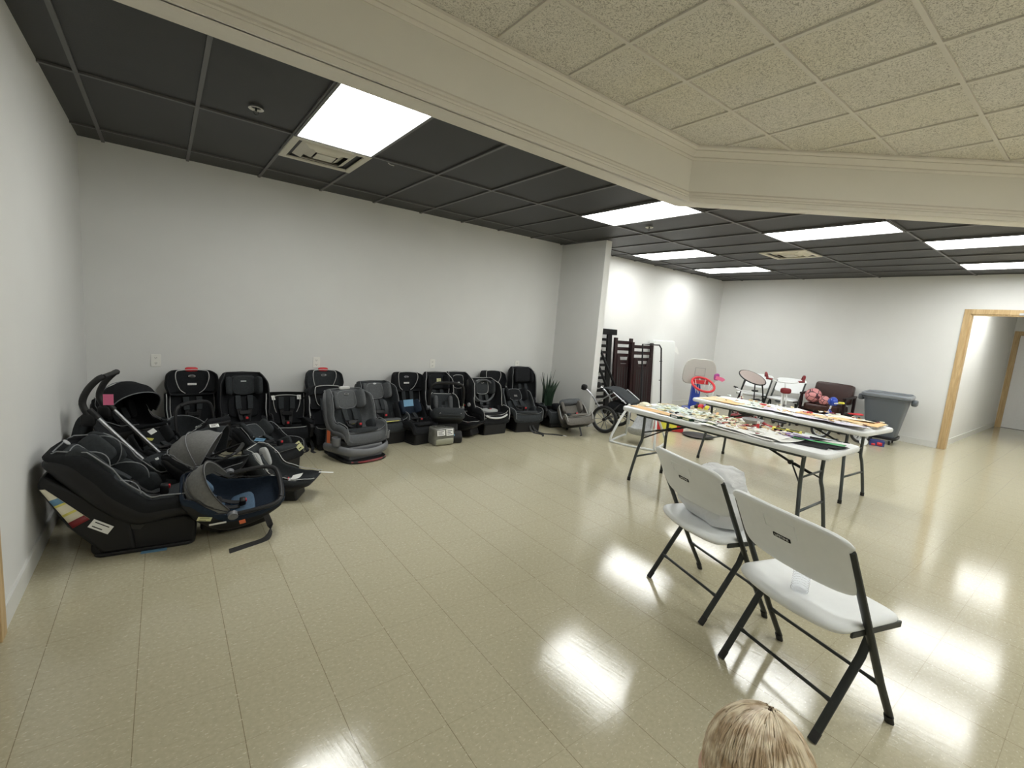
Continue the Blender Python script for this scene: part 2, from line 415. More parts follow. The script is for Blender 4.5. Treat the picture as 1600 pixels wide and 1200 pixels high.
# ------------------------------------------------------------------ room shell
dark_poly = [(XL, 2.91), (4.06, 2.91), (6.463, .794), (7.45, -.075), (7.45, YF)]   # outer edge of the soffit strip
def offset_poly(P, d):
    out = []
    for i, p in enumerate(P):
        ds = []
        for a, b in ((i-1, i), (i, i+1)):
            if a < 0 or b >= len(P): continue
            v = Vector((P[b][0]-P[a][0], P[b][1]-P[a][1])).normalized(); ds.append(Vector((v.y, -v.x)))
        if len(ds) == 1: q = Vector(p) + ds[0]*d
        else:
            n = (ds[0]+ds[1]).normalized(); q = Vector(p) + n*(d/n.dot(ds[0]))
        out.append((q.x, q.y))
    return out
inner = offset_poly(dark_poly, .17)
def strip(P, Q, z0, z1):       # solid between two polylines
    m = MB()
    m.rings([[(p[0], p[1], z0), (q[0], q[1], z0), (q[0], q[1], z1), (p[0], p[1], z1)] for p, q in zip(P, Q)])
    return m
struct('floor', MB().box((XL-.12, YF-.12, -.05), (XR+6.2, YB+.12, 0)), MT['floor'])
struct('wall_back', MB().box((XL-.12, YB, 0), (XR+.12, YB+.12, 3.35)), MT['wall'])
struct('wall_left', MB().box((XL-.12, 2.60, 0), (XL, YB, 3.35)).box((XL-.12, YF, 0), (XL, 1.55, 3.35)).box((XL-.12, 1.55, 2.16), (XL, 2.60, 3.35)), MT['wall'])
struct('wall_front', MB().box((XL-.12, YF-.12, 0), (XR+.12, YF, 3.35)), MT['wall'])
DY0, DY1, DH = 0.30, 1.60, 2.17       # doorway in the right wall
struct('wall_right', MB().box((XR, DY1, 0), (XR+.12, YB, 3.35)).box((XR, YF, 0), (XR+.12, DY0, 3.35)).box((XR, DY0, DH), (XR+.12, DY1, 3.35)), MT['wall'])
struct('wall_partition', MB().box((5.13, 4.77, 0), (5.25, YB, ZC)), MT['wall'])
# hall behind the right doorway, closed side room behind the left one
HX1 = 15.2
struct('wall_hall_left', MB().box((XR+.12, 1.66, 0), (HX1, 1.78, 2.6)), MT['wall'])
struct('wall_hall_right', MB().box((XR+.12, -.1, 0), (HX1, .02, 2.6)), MT['wall'])
struct('wall_hall_end', MB().box((HX1, 1.57, 0), (HX1+.12, 1.78, 2.6)).box((HX1, -.1, 0), (HX1+.12, .42, 2.6)).box((HX1, .42, 2.1), (HX1+.12, 1.57, 2.6)), MT['wall'])
struct('ceiling_hall', MB().box((XR+.12, -.1, 2.6), (HX1+.12, 1.78, 2.65)), MT['trimwhite'])
struct('wall_side_room', MB().box((XL-.9, 1.4, 0), (XL-.8, 2.8, 2.5)).box((XL-.8, 1.4, 0), (XL-.12, 1.5, 2.5)).box((XL-.8, 2.7, 0), (XL-.12, 2.8, 2.5)).box((XL-.9, 1.4, 2.5), (XL-.12, 2.8, 2.6)).box((XL-.9,1.4,-.05),(XL-.12,2.8,0)), MT['wall'])
# dark suspended ceiling around the tray: polygon between room walls and soffit
m = MB()
dp = dark_poly
outer = [(XL, YB), (dp[1][0], YB), (XR, YB), (XR, dp[3][1]), (XR, YF)]
m.v += [(p[0], p[1], ZC+.012) for p in outer] + [(p[0], p[1], ZC+.012) for p in dp]
m.f += [(0, 1, 6, 5), (1, 2, 7, 6), (2, 3, 8, 7), (3, 4, 9, 8)]
struct('ceiling', m, MT['blacktile'])
# grid bars of the dark ceiling
def inside_dark(x, y):
    if x < XL or x > XR or y > YB or y < YF: return False
    if y > 2.91: return True
    if x < 4.06: return False
    yl = 2.91 - (x-4.06)*(2.91-.794)/(6.463-4.06)
    return y > yl or x > 7.45
def bars(xs, ys, test, z, w, m, name, x0, x1, y0, y1, step=.02):
    g = MB()
    for fixed, vals, lo, hi in (('x', xs, y0, y1), ('y', ys, x0, x1)):
        for c in vals:
            t = lo; run = None
            while t <= hi + step:
                ok = t <= hi and (test(c, t) if fixed == 'x' else test(t, c))
                if ok and run is None: run = t
                if not ok and run is not None:
                    a, b = run, t - step
                    if b - a > .03:
                        dz = 0 if fixed == 'x' else -.0006
                        if fixed == 'x': g.box((c-w/2, a, z+dz), (c+w/2, b, z+.014))
                        else: g.box((a, c-w/2, z+dz), (b, c+w/2, z+.014))
                    run = None
                t += step
    struct(name, g, m)
LITX = []
def dark_test(x, y): return inside_dark(x, y)
bars([gx(i) for i in range(-1, 17)], [gy(j) for j in range(-6, 2)], dark_test, ZC-.001, .024, MT['blackbar'], 'ceiling_grid_dark', XL, XR, YF, YB)
# white tray ceiling and its grid
tray = offset_poly(dark_poly, .20)
m = MB()
tp = offset_poly(dark_poly, .10)
m.v += [(XL, YF, ZT+.012), (XL, tp[0][1], ZT+.012), (tp[1][0], tp[1][1], ZT+.012), (tp[2][0], tp[2][1], ZT+.012), (tp[3][0], tp[3][1], ZT+.012), (tp[4][0], YF, ZT+.012)]
m.f += [(0, 1, 2, 3, 4, 5)]
struct('ceiling_tray', m, MT['tile'])
ti = offset_poly(dark_poly, .24)
def in_tray(x, y):
    if y > ti[1][1] or x > ti[4][0] or x < XL or y < YF: return False
    if x > ti[1][0]:
        (xa, ya), (xb, yb) = ti[1], ti[2]
        if y > ya - (x-xa)*(ya-yb)/(xb-xa): return False
    return True
bars([2.317 + .61*k for k in range(-4, 9)], [.915 + .61*k for k in range(-8, 3)], in_tray, ZT, .026, MT['whitebar'], 'ceiling_grid_white', XL, XR, YF, YB)
# soffit: outer strip, face and mouldings
struct('trim_1', strip(dark_poly, inner, ZC-.022, ZC+.03), MT['trimwhite'])
struct('trim_2', strip(offset_poly(dark_poly, .02), offset_poly(dark_poly, .165), ZC+.03, ZT+.03), MT['soffit'])
def moulding(name, prof):
    """prof: list of (offset, z) around the section"""
    rings = []
    cols = [offset_poly(dark_poly, o) for o, z in prof]
    for k in range(len(dark_poly)):
        rings.append([(cols[q][k][0], cols[q][k][1], prof[q][1]) for q in range(len(prof))])
    struct(name, MB().rings(rings), MT['trimwhite'])
moulding('trim_3', [(.16, ZT-.105), (.172, ZT-.105), (.180, ZT-.085), (.176, ZT-.075), (.196, ZT-.045), (.210, ZT-.03), (.206, ZT-.024), (.228, ZT-.008), (.228, ZT+.01), (.16, ZT+.01)])
moulding('trim_4', [(.16, ZC-.022), (.192, ZC-.022), (.192, ZC+.012), (.184, ZC+.02), (.188, ZC+.03), (.180, ZC+.045), (.180, ZC+.062), (.172, ZC+.07), (.16, ZC+.085)])
# baseboards
BH = .10
struct('baseboard_back', MB().box((XL, YB-.012, 0), (5.13, YB, BH)).box((5.25, YB-.012, 0), (XR, YB, BH)), MT['base'])
struct('baseboard_left', MB().box((XL, 2.69, 0), (XL+.012, YB-.012, BH)), MT['base'])
struct('baseboard_right', MB().box((XR-.012, DY1+.09, 0), (XR, YB-.012, BH)), MT['base'])
struct('baseboard_partition', MB().box((5.118, 4.758, 0), (5.13, YB-.012, BH)).box((5.118, 4.758, 0), (5.262, 4.77, BH)), MT['base'])
struct('baseboard_hall', MB().box((XR+.12, 1.648, 0), (HX1, 1.66, BH)), MT['base'])
# door casings (oak)
def casing(name, y0, y1, h, xw, side, w=.075, depth=.14):
    g = MB(); s = side
    xa, xb = sorted((xw + s*.0, xw - s*.018))
    g.box((xa, y0-w, 0), (xb, y0, h+w)); g.box((xa, y1, 0), (xb, y1+w, h+w)); g.box((xa, y0, h), (xb, y1, h+w))
    xc, xd = sorted((xw - s*.004, xw + s*depth))
    g.box((xc, y0-.004, 0), (xd, y0+.018, h)); g.box((xc, y1-.018, 0), (xd, y1+.004, h)); g.box((xc, y0, h-.018), (xd, y1, h+.004))
    struct(name, g, MT['oak'], bevel=.003)
casing('trim_5', DY0, DY1, DH, XR, 1)
casing('trim_6', 1.55, 2.60, 2.16, XL, -1)
casing('trim_7', .42, 1.57, 2.1, HX1, 1)
# the white six-panel door at the end of the hall
d = struct('door_1', MB().box((HX1+.04, .44, .01), (HX1+.08, 1.55, 2.08)), MT['doorwhite'])
d['kind'] = 'structure'
for yy in (.58, 1.05):
    for z0, z1 in ((.2, .78), (.93, 1.5), (1.64, 1.95)):
        g = MB(); a, b = yy, yy+.34
        X = HX1+.04
        for q in ((a, z0, b, z0+.03), (a, z1-.03, b, z1), (a, z0+.03, a+.03, z1-.03), (b-.03, z0+.03, b, z1-.03)):
            g.box((X-.008, q[0], q[1]), (X+.002, q[2], q[3]))
        g.box((X-.006, a+.05, z0+.05), (X+.002, b-.05, z1-.05))
        part('panel', g, MT['doorwhite'], d, bevel=.002)
# unseen lamp added and sized to brighten the hall
t = thing('ceiling_light', 'added unseen hall fill lamp beyond the oak doorway', 'ceiling light', (11.2, 1.0, 2.595))
part('diffuser', MB().box((-.6, -.3, -.03), (.6, .3, -.005)), MT['lamp'], t, bevel=.005)
# latch plate on the door head
part('latch', MB().box((XR-.022, 1.0, DH-.002), (XR-.018, 1.08, DH+.03)), MT['badge'], bpy.data.objects['trim_5'], smooth=False)

# ------------------------------------------------------------------ small ceiling and wall fittings
def sprinkler(x, y, label):
    t = thing('sprinkler', label, 'sprinkler', (x, y, ZC+.01))
    part('escutcheon', MB().lathe([(.030, -.004), (.043, -.010), (.047, -.014), (.043, -.016), (.033, -.010), (.030, -.006)], 24, cap=False), MT['outlet'], t)
    g = MB().cyl((0, 0, .02), (0, 0, -.028), .007, 10).lathe([(.003, -.052), (.011, -.053), (.011, -.055), (.003, -.056)], 16)
    g.tube([(.011, 0, -.026), (.014, 0, -.040), (.003, 0, -.052)], .0025, 6).tube([(-.011, 0, -.026), (-.014, 0, -.040), (-.003, 0, -.052)], .0025, 6)
    part('head', g, MT['graymetal'], t)
sprinkler(.52, 3.76, 'sprinkler head with pale ring near the brightest panel')
sprinkler(4.77, 3.76, 'sprinkler head with pale ring beside the panel at the soffit bend')
tag(part('wire_hook', MB().tube(smooth_path([(5.655, 1.66, ZC+.0), (5.655, 1.66, ZC-.03), (5.65, 1.65, ZC-.06), (5.665, 1.64, ZC-.07), (5.68, 1.635, ZC-.05)], 4), .003, 6), MT['alu']), 'small bent wire hook hanging under the soffit edge', 'hook')
tag(part('paper_scrap', MB().tube([(1.58, 4.10, ZC-.002), (1.61, 4.12, ZC-.006), (1.645, 4.125, ZC-.004)], .0025, 6), MT['outlet']), 'tiny white scrap on the dark ceiling near the square vent', 'scrap')
def outlet(x, label):
    t = thing('wall_outlet', label, 'wall outlet', (x, YB, .83), group='duplex outlets on the back wall')
    part('cover_plate', MB().prism(rrect(.078, .122, .006), -.006, 0, 'y'), MT['outlet'], t, bevel=.0015)
    for z in (.026, -.026):
        s = part('socket', MB().prism([(a, b+z) for a, b in rrect(.034, .030, .009)], -.009, -.005, 'y'), MT['outlet'], t)
        g = MB()
        for xx in (-.007, .007): g.box((xx-.0014, -.0096, z-.002), (xx+.0014, -.0088, z+.008))
        g.cyl((0, -.0096, z-.008), (0, -.0088, z-.008), .003, 8)
        part('slots', g, MT['dark'], s)
outlet(-.065, 'white wall outlet nearest the left corner of the room')
outlet(1.43, 'white wall outlet above the red-topped seats')
outlet(2.94, 'white wall outlet above the black seats in mid row')
outlet(4.40, 'white wall outlet behind the tall black headrest, nearest the partition')
# ------------------------------------------------------------------ folding chairs and tables
def slab(w, h, r, t, rim=.008, n=5, fn=None, outline=None):
    """rounded rectangular slab in xy, centred, thickness t about z=0, rounded rim; fn maps each vertex"""
    ins = [(min(w, h)*.5 - r - .001 if r < min(w, h)*.5 else .01, 1), (min(w, h)*.18, 1), (rim*1.6, 1), (rim*.5, .86), (0, .45), (0, -.45), (rim*.5, -.86), (rim*1.6, -1), (min(w, h)*.18, -1), (min(w, h)*.5 - r - .001 if r < min(w, h)*.5 else .01, -1)]
    rings = []
    for d, k in ins:
        ww, hh = max(w-2*d, .004), max(h-2*d, .004); rr = max(min(r - d*.6, min(ww, hh)*.49), .001)
        rings.append([(x, y, k*t/2) for x, y in rrect(ww, hh, rr, n)])
    m = MB().rings(rings)
    if fn: m.v = [tuple(fn(Vector(v))) for v in m.v]
    return m
def dense_slab(w, h, t, fn, nx=18, ny=14, e=7.0, rim=.35):
    """slab with an even grid so that it can bend: superellipse outline"""
    m = MB(); top = []; 
    def pt(u, v, s):
        # map square to superellipse
        k = (abs(u)**e + abs(v)**e) ** (1/e) if (u or v) else 1
        q = max(abs(u), abs(v)); f = q/k if k > 0 else 1
        x, y = u*f*w/2, v*f*h/2
        edge = max(0, (q - (1-rim*.3))/(rim*.3)); z = t/2*math.sqrt(max(0, 1-edge**2*.97))
        return fn(Vector((x, y, z*s)))
    for s in (1, -1):
        for i in range(nx+1):
            for j in range(ny+1):
                u = math.sin((i/nx*2-1)*math.pi/2)*.75 + (i/nx*2-1)*.25; v = math.sin((j/ny*2-1)*math.pi/2)*.75 + (j/ny*2-1)*.25
                top.append(pt(u, v, s))
    N = (nx+1)*(ny+1)
    m.v = [tuple(p) for p in top]
    for i in range(nx):
        for j in range(ny):
            a = i*(ny+1)+j; m.f.append((a, a+1, a+ny+2, a+ny+1)); m.f.append((a+N, a+N+ny+1, a+N+ny+2, a+N+1))
    for i in range(nx):
        for j in (0, ny):
            a = i*(ny+1)+j; b = a+ny+1; m.f.append((a, b, b+N, a+N))
    for j in range(ny):
        for i in (0, nx):
            a = i*(ny+1)+j; b = a+1; m.f.append((a, b, b+N, a+N))
    return m
PT, PF = Vector((-.225, 0, .80)), Vector((.205, 0, .012))     # post: top and foot
def post_x(z): return PT.x + (PF.x-PT.x)*(PT.z-z)/(PT.z-PF.z)
def folding_chair(label, loc, rz, group=None, mark=True):
    t = thing('folding_chair', label, 'chair', loc, (0, 0, rz), group)
    def bend(p):   # slab xy -> (width, height), laid on the sloping posts, edges curving forward
        w_ = 1 if p.y > .098 else (.925 if p.y < .080 else .925+.075*(p.y-.080)/.018)
        p = Vector((p.x*w_, p.y, p.z))
        z = .702 + p.y - .008*(p.x/.25)**2*(1 if p.y > 0 else -.6) ; return Vector((post_x(z) - .034 + .034*(p.x/.26)**2 - p.z, p.x, z))
    part('backrest', dense_slab(.545, .275, .036, bend, 28, 26, 6.5, .35), MT['plastic_white'], t)
    bk = t.children[-1]
    g = MB()
    for q in ((-.078, .030, .078, .036), (-.078, .082, .078, .088), (-.078, .036, -.072, .082), (.072, .036, .078, .082)):
        vs = [(q[0], q[1], +.0212), (q[2], q[1], +.0212), (q[2], q[3], +.0212), (q[0], q[3], +.0212)]; vb = [(a, b, +.0160) for a, b, c in vs]
        g.rings([[bend(Vector(p)) for p in vs], [bend(Vector(p)) for p in vb]])
    part('handle_recess', g, MT['plastic_white'], bk, smooth=False)
    # label plate on the rear face
    c = bend(Vector((0.0, .008, .0172)))
    sl = math.atan2(PT.x-PF.x, PT.z-PF.z)
    mx = Matrix.Translation(c + Vector((-.0012, 0, 0))) @ Euler((0, sl, 0)).to_matrix().to_4x4() @ Matrix(((0, 0, -1, 0), (-1, 0, 0, 0), (0, 1, 0, 0), (0, 0, 0, 1)))
    part('name_plate', MB().prism(rrect(.078, .020, .003), -.001, .001, 'z'), MT['ink'], bk, mx=mx)
    text_part('lettering', 'LIFETIME', .0165, .0004, MT['paper'], bk, mx @ Matrix.Translation((0, -.0004, .0012)))
    # seat: rear edge bowed, front edge down-turned
    def sf(p):
        x = p.x; bow = 1 - (p.y/.243)**2
        if x < 0: x -= .048*bow*(-x/.18)
        z = .448 + p.z - .010*math.exp(-((p.x/.13)**2+(p.y/.15)**2)) - .010*max(0, abs(p.x)/.18-.8)*5*.4
        return Vector((x+.015, p.y, z))
    part('seat', dense_slab(.355, .486, .040, sf, 24, 26, 9, .35), MT['plastic_white'], t)
    part('seat_ribs', MB().box((-.14, -.12, .405), (.12, .12, .432)), MT['plastic_white'], bpy.data.objects[t.children[-1].name], bevel=.01)
    g = MB()
    for s in (-1, 1):
        g.cbox((.035, s*.240, .432), (.285, .010, .026))
    g.tube([(.13, -.236, .425), (.13, .236, .425)], .008, 8)
    part('seat_bracket', g, MT['graymetal'], t, bevel=.003)
    for s in (-1, 1):
        y = s*.252
        g = MB().tube([(post_x(.775)+.002, y*.99, .775), (post_x(.60), y, .60), (post_x(.42), y, .42), (post_x(.2), y, .2), (PF.x, y, .03)], .0172, 10, flat=(.6, 1.0), up=(0, 1, 0))
        p = part('front_leg', g, MT['graymetal'], t)
        part('foot_cap', MB().tube([(PF.x-.008, y, .036), (PF.x+.008, y, .001)], .0175, 10, flat=(.75, 1.0), up=(0, 1, 0)), MT['rubber'], p)
        yi = s*.226
        g = MB().tube([(post_x(.36)+.012, yi, .395), (.0, yi, .315), (-.178, yi, .03)], .0165, 10, flat=(.6, 1.0), up=(0, 1, 0))
        p = part('rear_leg', g, MT['graymetal'], t)
        part('foot_cap', MB().tube([(-.172, yi, .036), (-.196, yi, .001)], .017, 10, flat=(.75, 1.0), up=(0, 1, 0)), MT['rubber'], p)
        part('pivot', MB().cyl((post_x(.345), s*.216, .345), (post_x(.345), s*.264, .345), .007, 10), MT['graymetal'], t)
    def xr(z): return -.196 + (.196)*(z/.315)
    part('crossbar', MB().tube([(xr(.14), -.226, .14), (xr(.14), -.18, .14), (xr(.14), .18, .14), (xr(.14), .226, .14)], [.012, .0075, .0075, .012], 8), MT['graymetal'], t)
    part('crossbar', MB().tube([(post_x(.19), -.252, .19), (post_x(.19), -.2, .19), (post_x(.19), .2, .19), (post_x(.19), .252, .19)], [.012, .0075, .0075, .012], 8), MT['graymetal'], t)
    return t
folding_chair('nearest white folding chair, with a water bottle on its seat', (2.188, .662, 0), R(-16.5))
folding_chair('white folding chair with a white plastic bag on its seat', (2.47, 1.283, 0), R(-18))

def folding_table(label, loc, rz, wid=.74):
    t = thing('folding_table', label, 'table', loc, (0, 0, rz))
    part('tabletop', slab(1.83, wid, .07, .045, .012, 6, fn=lambda p: p + Vector((0, 0, .7175))), MT['plastic_white'], t)
    fr = MB()
    for s in (-1, 1): fr.cbox((0, s*.285, .685), (1.5, .02, .028))
    part('under_frame', fr, MT['legmetal'], t, smooth=False)
    for e in (-1, 1):
        x = e*.72
        for s in (-1, 1):
            g = MB().tube(smooth_path([(x, s*.20, .70), (x, s*.20, .52), (x+e*.004, s*.20, .42), (x+e*.02, s*.225, .33), (x+e*.05, s*.262, .08), (x+e*.055, s*.268, .012)], 4), .0145, 10)
            p = part('leg', g, MT['legmetal'], t)
            part('foot_cap', MB().tube([(x+e*.054, s*.267, .035), (x+e*.0555, s*.269, .0)], .0175, 10), MT['rubber'], p)
        part('crossbar', MB().tube([(x+e*.03, -.235, .25), (x+e*.03, .235, .25)], .010, 8, flat=(1, 1)), MT['legmetal'], t)
        part('crossbar', MB().tube([(x, -.20, .50), (x, .20, .50)], .008, 8), MT['legmetal'], t)
        g = MB().tube([(x, 0, .50), (e*.56, 0, .55), (e*.20, 0, .685)], .010, 8).tube([(x, .19, .44), (e*.58, .02, .545)], .007, 6).tube([(x, -.19, .44), (e*.58, -.02, .545)], .007, 6)
        g.tube([(e*.20, -.28, .69), (e*.20, .28, .69)], .008, 6)
        part('folding_brace', g, MT['blackmetal'], t)
        part('brace_lock', MB().cyl((e*.56, -.014, .55), (e*.56, .014, .55), .018, 12), MT['blackplastic'], t)
    return t
T1C, T1R = (3.995, 2.06), R(90)
T2C, T2R = (5.50, 2.23), R(87)
folding_table('white plastic folding table nearer the photographer, covered in craft scraps', (T1C[0], T1C[1], 0), T1R, .70)
folding_table('farther white folding table with kraft sheets and pale papers', (T2C[0], T2C[1], 0), T2R)

# ------------------------------------------------------------------ bottle and bag on the chairs
def on(loc, rz, p):
    v = Euler((0, 0, rz)).to_matrix() @ Vector(p); return (loc[0]+v.x, loc[1]+v.y, loc[2]+v.z)
m, N, L, b = new_mat('clear_bottle_plastic')
b.inputs['Base Color'].default_value = (.97, .98, 1, 1); b.inputs['Transmission Weight'].default_value = 1; b.inputs['Roughness'].default_value = .04; b.inputs['IOR'].default_value = 1.18
MT['clear'] = m
c = on((2.188, .662, .4555), R(-16.5), (-.075, .0, 0))
t = thing('water_bottle', 'clear ribbed plastic water bottle standing on the nearest chair seat', 'bottle', c)
prof = [(.004, .004), (.024, .001), (.031, .006), (.033, .014)]
z = .014
while z < .125:
    prof += [(.0325, z+.002), (.0300, z+.0055), (.0325, z+.009)]; z += .0105
prof += [(.033, .130), (.0325, .155), (.030, .170), (.022, .185), (.014, .193), (.0125, .198)]
inn = [(r-.0012, zz) for r, zz in reversed(prof)]
part('bottle_body', MB().lathe(prof + inn, 28, cap=False), MT['clear'], t)
part('cap', MB().lathe([(.012, .196), (.0145, .196), (.0145, .211), (.012, .2125)], 24), MT['plastic_white'], t)

m, N, L, b = new_mat('thin_white_plastic_bag')
b.inputs['Base Color'].default_value = (.86, .87, .88, 1); b.inputs['Roughness'].default_value = .35; b.inputs['Transmission Weight'].default_value = .22; b.inputs['IOR'].default_value = 1.1
b.inputs['Subsurface Weight'].default_value = 0.0
tcn = N.new('ShaderNodeTexCoord'); nn = N.new('ShaderNodeTexNoise'); nn.inputs['Scale'].default_value = 6; nn.inputs['Detail'].default_value = 5; nn.inputs['Distortion'].default_value = 1.5
L.new(tcn.outputs['Object'], nn.inputs['Vector']); bp = N.new('ShaderNodeBump'); bp.inputs['Strength'].default_value = 1; bp.inputs['Distance'].default_value = .012
L.new(nn.outputs['Fac'], bp.inputs['Height']); L.new(bp.outputs['Normal'], b.inputs['Normal'])
MT['bag'] = m
from mathutils import noise as mnoise
def lumpy(mb, amp, sc, seed=0):
    out = []
    for p in mb.v:
        v = Vector(p); n = mnoise.noise_vector(v*sc + Vector((seed, seed*2, 0)))
        n2 = mnoise.noise_vector(v*sc*2.7 + Vector((seed, 5, 0)))
        out.append(tuple(v + n*amp + n2*amp*.4))
    mb.v = out; return mb
c = on((2.47, 1.283, .470), R(-18), (.015, .0, 0))
t = thing('plastic_bag', 'full white plastic bag slumped on the farther of the two near chairs', 'bag', c, (0, 0, R(-18)))
g = lumpy(MB().pill((0, 0, .125), (.28, .45, .27), .62, .7, nu=44, nv=30), .026, 8, 3)
g.v = [(x, y, z*.92) for x, y, z in g.v]
g.v = [(x*(1-.25*max(0, z-.1)/.15), y*(1-.2*max(0, z-.1)/.15), max(z, 0.001)) for x, y, z in g.v]
part('bag_body', g, MT['bag'], t)
g = lumpy(MB().pill((-.02, -.04, .24), (.19, .28, .14), .8, .8, nu=28, nv=18), .03, 11, 8)
part('bag_neck', g, MT['bag'], t)
# ------------------------------------------------------------------ car seats: builders
def interp(keys, t):
    for (a, va), (b, vb) in zip(keys, keys[1:]):
        if t <= b:
            k = (t-a)/(b-a) if b > a else 0
            k = k*k*(3-2*k)*.5 + k*.5
            return tuple(x+(y-x)*k for x, y in zip(va, vb)) if isinstance(va, tuple) else va+(vb-va)*k
    return keys[-1][1]
class Prof:
    """side profile: pts (x,z), direction of the side wings, half width, wing depth"""
    def __init__(s, pts, nd, W, D, n=26):
        s.P = smooth_path([(p[0], 0, p[1]) for p in pts], 6)
        L = [0]
        for a, b in zip(s.P, s.P[1:]): L.append(L[-1]+(b-a).length)
        s.T = [l/L[-1] for l in L]
        s.nd, s.W, s.D = nd, W, D
    def at(s, t):
        t = min(max(t, 0), 1)
        for i in range(len(s.T)-1):
            if t <= s.T[i+1] + 1e-9:
                k = (t-s.T[i])/(s.T[i+1]-s.T[i]); return s.P[i].lerp(s.P[i+1], k)
        return s.P[-1].copy()
    def nrm(s, t):
        a = interp(s.nd, t); return Vector((math.cos(R(a)), 0, math.sin(R(a))))
    def pt(s, t, th, off=0, wadd=0, ds=1, e=.55):
        W = interp(s.W, t)+wadd; D = interp(s.D, t)*ds
        c, n = s.at(t), s.nrm(t)
        sn, cs = math.sin(th), math.cos(th)
        y = W*math.copysign(abs(sn)**e, sn); h = D*(1-max(0, cs)**e)
        return c + n*(h+off) + Vector((0, y, 0))
def bucket(pf, off_in, off_out, w_out, ds_in=1, ds_out=1, nt=22, nth=14, t0=0, t1=1, e=.55):
    rings = []
    for i in range(nt+1):
        t = t0+(t1-t0)*i/nt
        ths = [(-1+2*j/nth)*math.pi/2 for j in range(nth+1)]
        rings.append([pf.pt(t, th, off_in, 0, ds_in, e) for th in ths] + [pf.pt(t, th, off_out, w_out, ds_out, e) for th in reversed(ths)])
    return MB().rings(rings)
def rim_path(pf, t0, t1, side, n=18, off=0, wadd=0, ds=1, th=1):
    return [pf.pt(t0+(t1-t0)*i/n, side*th*math.pi/2, off, wadd, ds) for i in range(n+1)]
def piping(pf, m, par, r=.0035, t0=.02, t1=.98, off=.004, wadd=.006, ds=1, over_top=True):
    a = rim_path(pf, t0, t1, 1, 22, off, wadd, ds); b = rim_path(pf, t0, t1, -1, 22, off, wadd, ds)
    if over_top:
        top = [pf.pt(t1, th*math.pi/2, off, wadd, ds) + Vector((0, 0, .0)) for th in (.8, .6, .3, 0, -.3, -.6, -.8)]
        g = MB().tube(a + top + list(reversed(b)), r, 6)
    else: g = MB().tube(a, r, 6).tube(b, r, 6)
    return part('piping', g, m, par)
def pt_frame(pf, t, off=0, y=0):
    """matrix whose z is the padding normal and x runs up the profile"""
    n = pf.nrm(t); d = (pf.at(min(1, t+.02))-pf.at(max(0, t-.02))).normalized(); n = (n - d*n.dot(d)).normalized()
    yv = n.cross(d)
    m = Matrix(((d.x, yv.x, n.x, 0), (d.y, yv.y, n.y, 0), (d.z, yv.z, n.z, 0), (0, 0, 0, 1)))
    p = pf.at(t)+n*off+Vector((0, y, 0)); return Matrix.Translation(p) @ m
SEATG = 'child car seats along the back and left walls'
def badge(par, mx, r=(.026, .013), m='badge', txt=None):
    g = MB(); ring = lambda k, z: [(r[0]*k*math.cos(a*math.pi/10), r[1]*k*math.sin(a*math.pi/10), z) for a in range(20)]
    # mx: local x = right, y = up, z = out
    g.rings([ring(1, -.002), ring(1, .002), ring(.92, .0035)])
    b = part('logo_badge', g, MT[m], par, mx=mx, label='pale oval maker badge' if m == 'badge' else None)
    if txt:
        part('badge_field', MB().rings([ring(.86, .003), ring(.86, .0042)]), MT['ink'], b, mx=mx)
        text_part('lettering', txt, r[1]*.95, .0005, MT['paper'], b, mx @ Matrix.Translation((0, -.0004, .0044)))
    return b
def upm(fr):   # from pt_frame (x up, y left, z out) to (x right seen from the front, y up, z out)
    return fr @ Matrix(((0, 1, 0, 0), (1, 0, 0, 0), (0, 0, 1, 0), (0, 0, 0, 1))) @ Matrix.Diagonal((1, 1, 1, 1)) if False else fr @ Matrix(((0, 1, 0, 0), (-1, 0, 0, 0), (0, 0, 1, 0), (0, 0, 0, 1))) @ Matrix.Rotation(math.pi, 4, 'Z')
def sticker(par, mx, w, h, m='paper', lines=2, name='label_sticker', lab=None, curl=0):
    g = MB(); n = 4; rings = []
    for i in range(n+1):
        x = -w/2+w*i/n; z = curl*(x/w*2)**2
        rings.append([(x, -h/2, z), (x, h/2, z), (x, h/2, z+.0012), (x, -h/2, z+.0012)])
    g.rings(rings); s = part(name, g, MT[m], par, mx=mx, smooth=False, label=lab)
    if lines:
        g = MB()
        for k in range(lines):
            yy = h*(.25-.5*k/max(1, lines-1)) if lines > 1 else 0
            g.box((-w*.36, yy-h*.05, .0013), (w*(.34-.2*(k % 2)), yy+h*.05, .0019+curl*.0))
        if not curl: part('print_lines', g, MT['ink'], s, mx=mx, smooth=False)
    return s
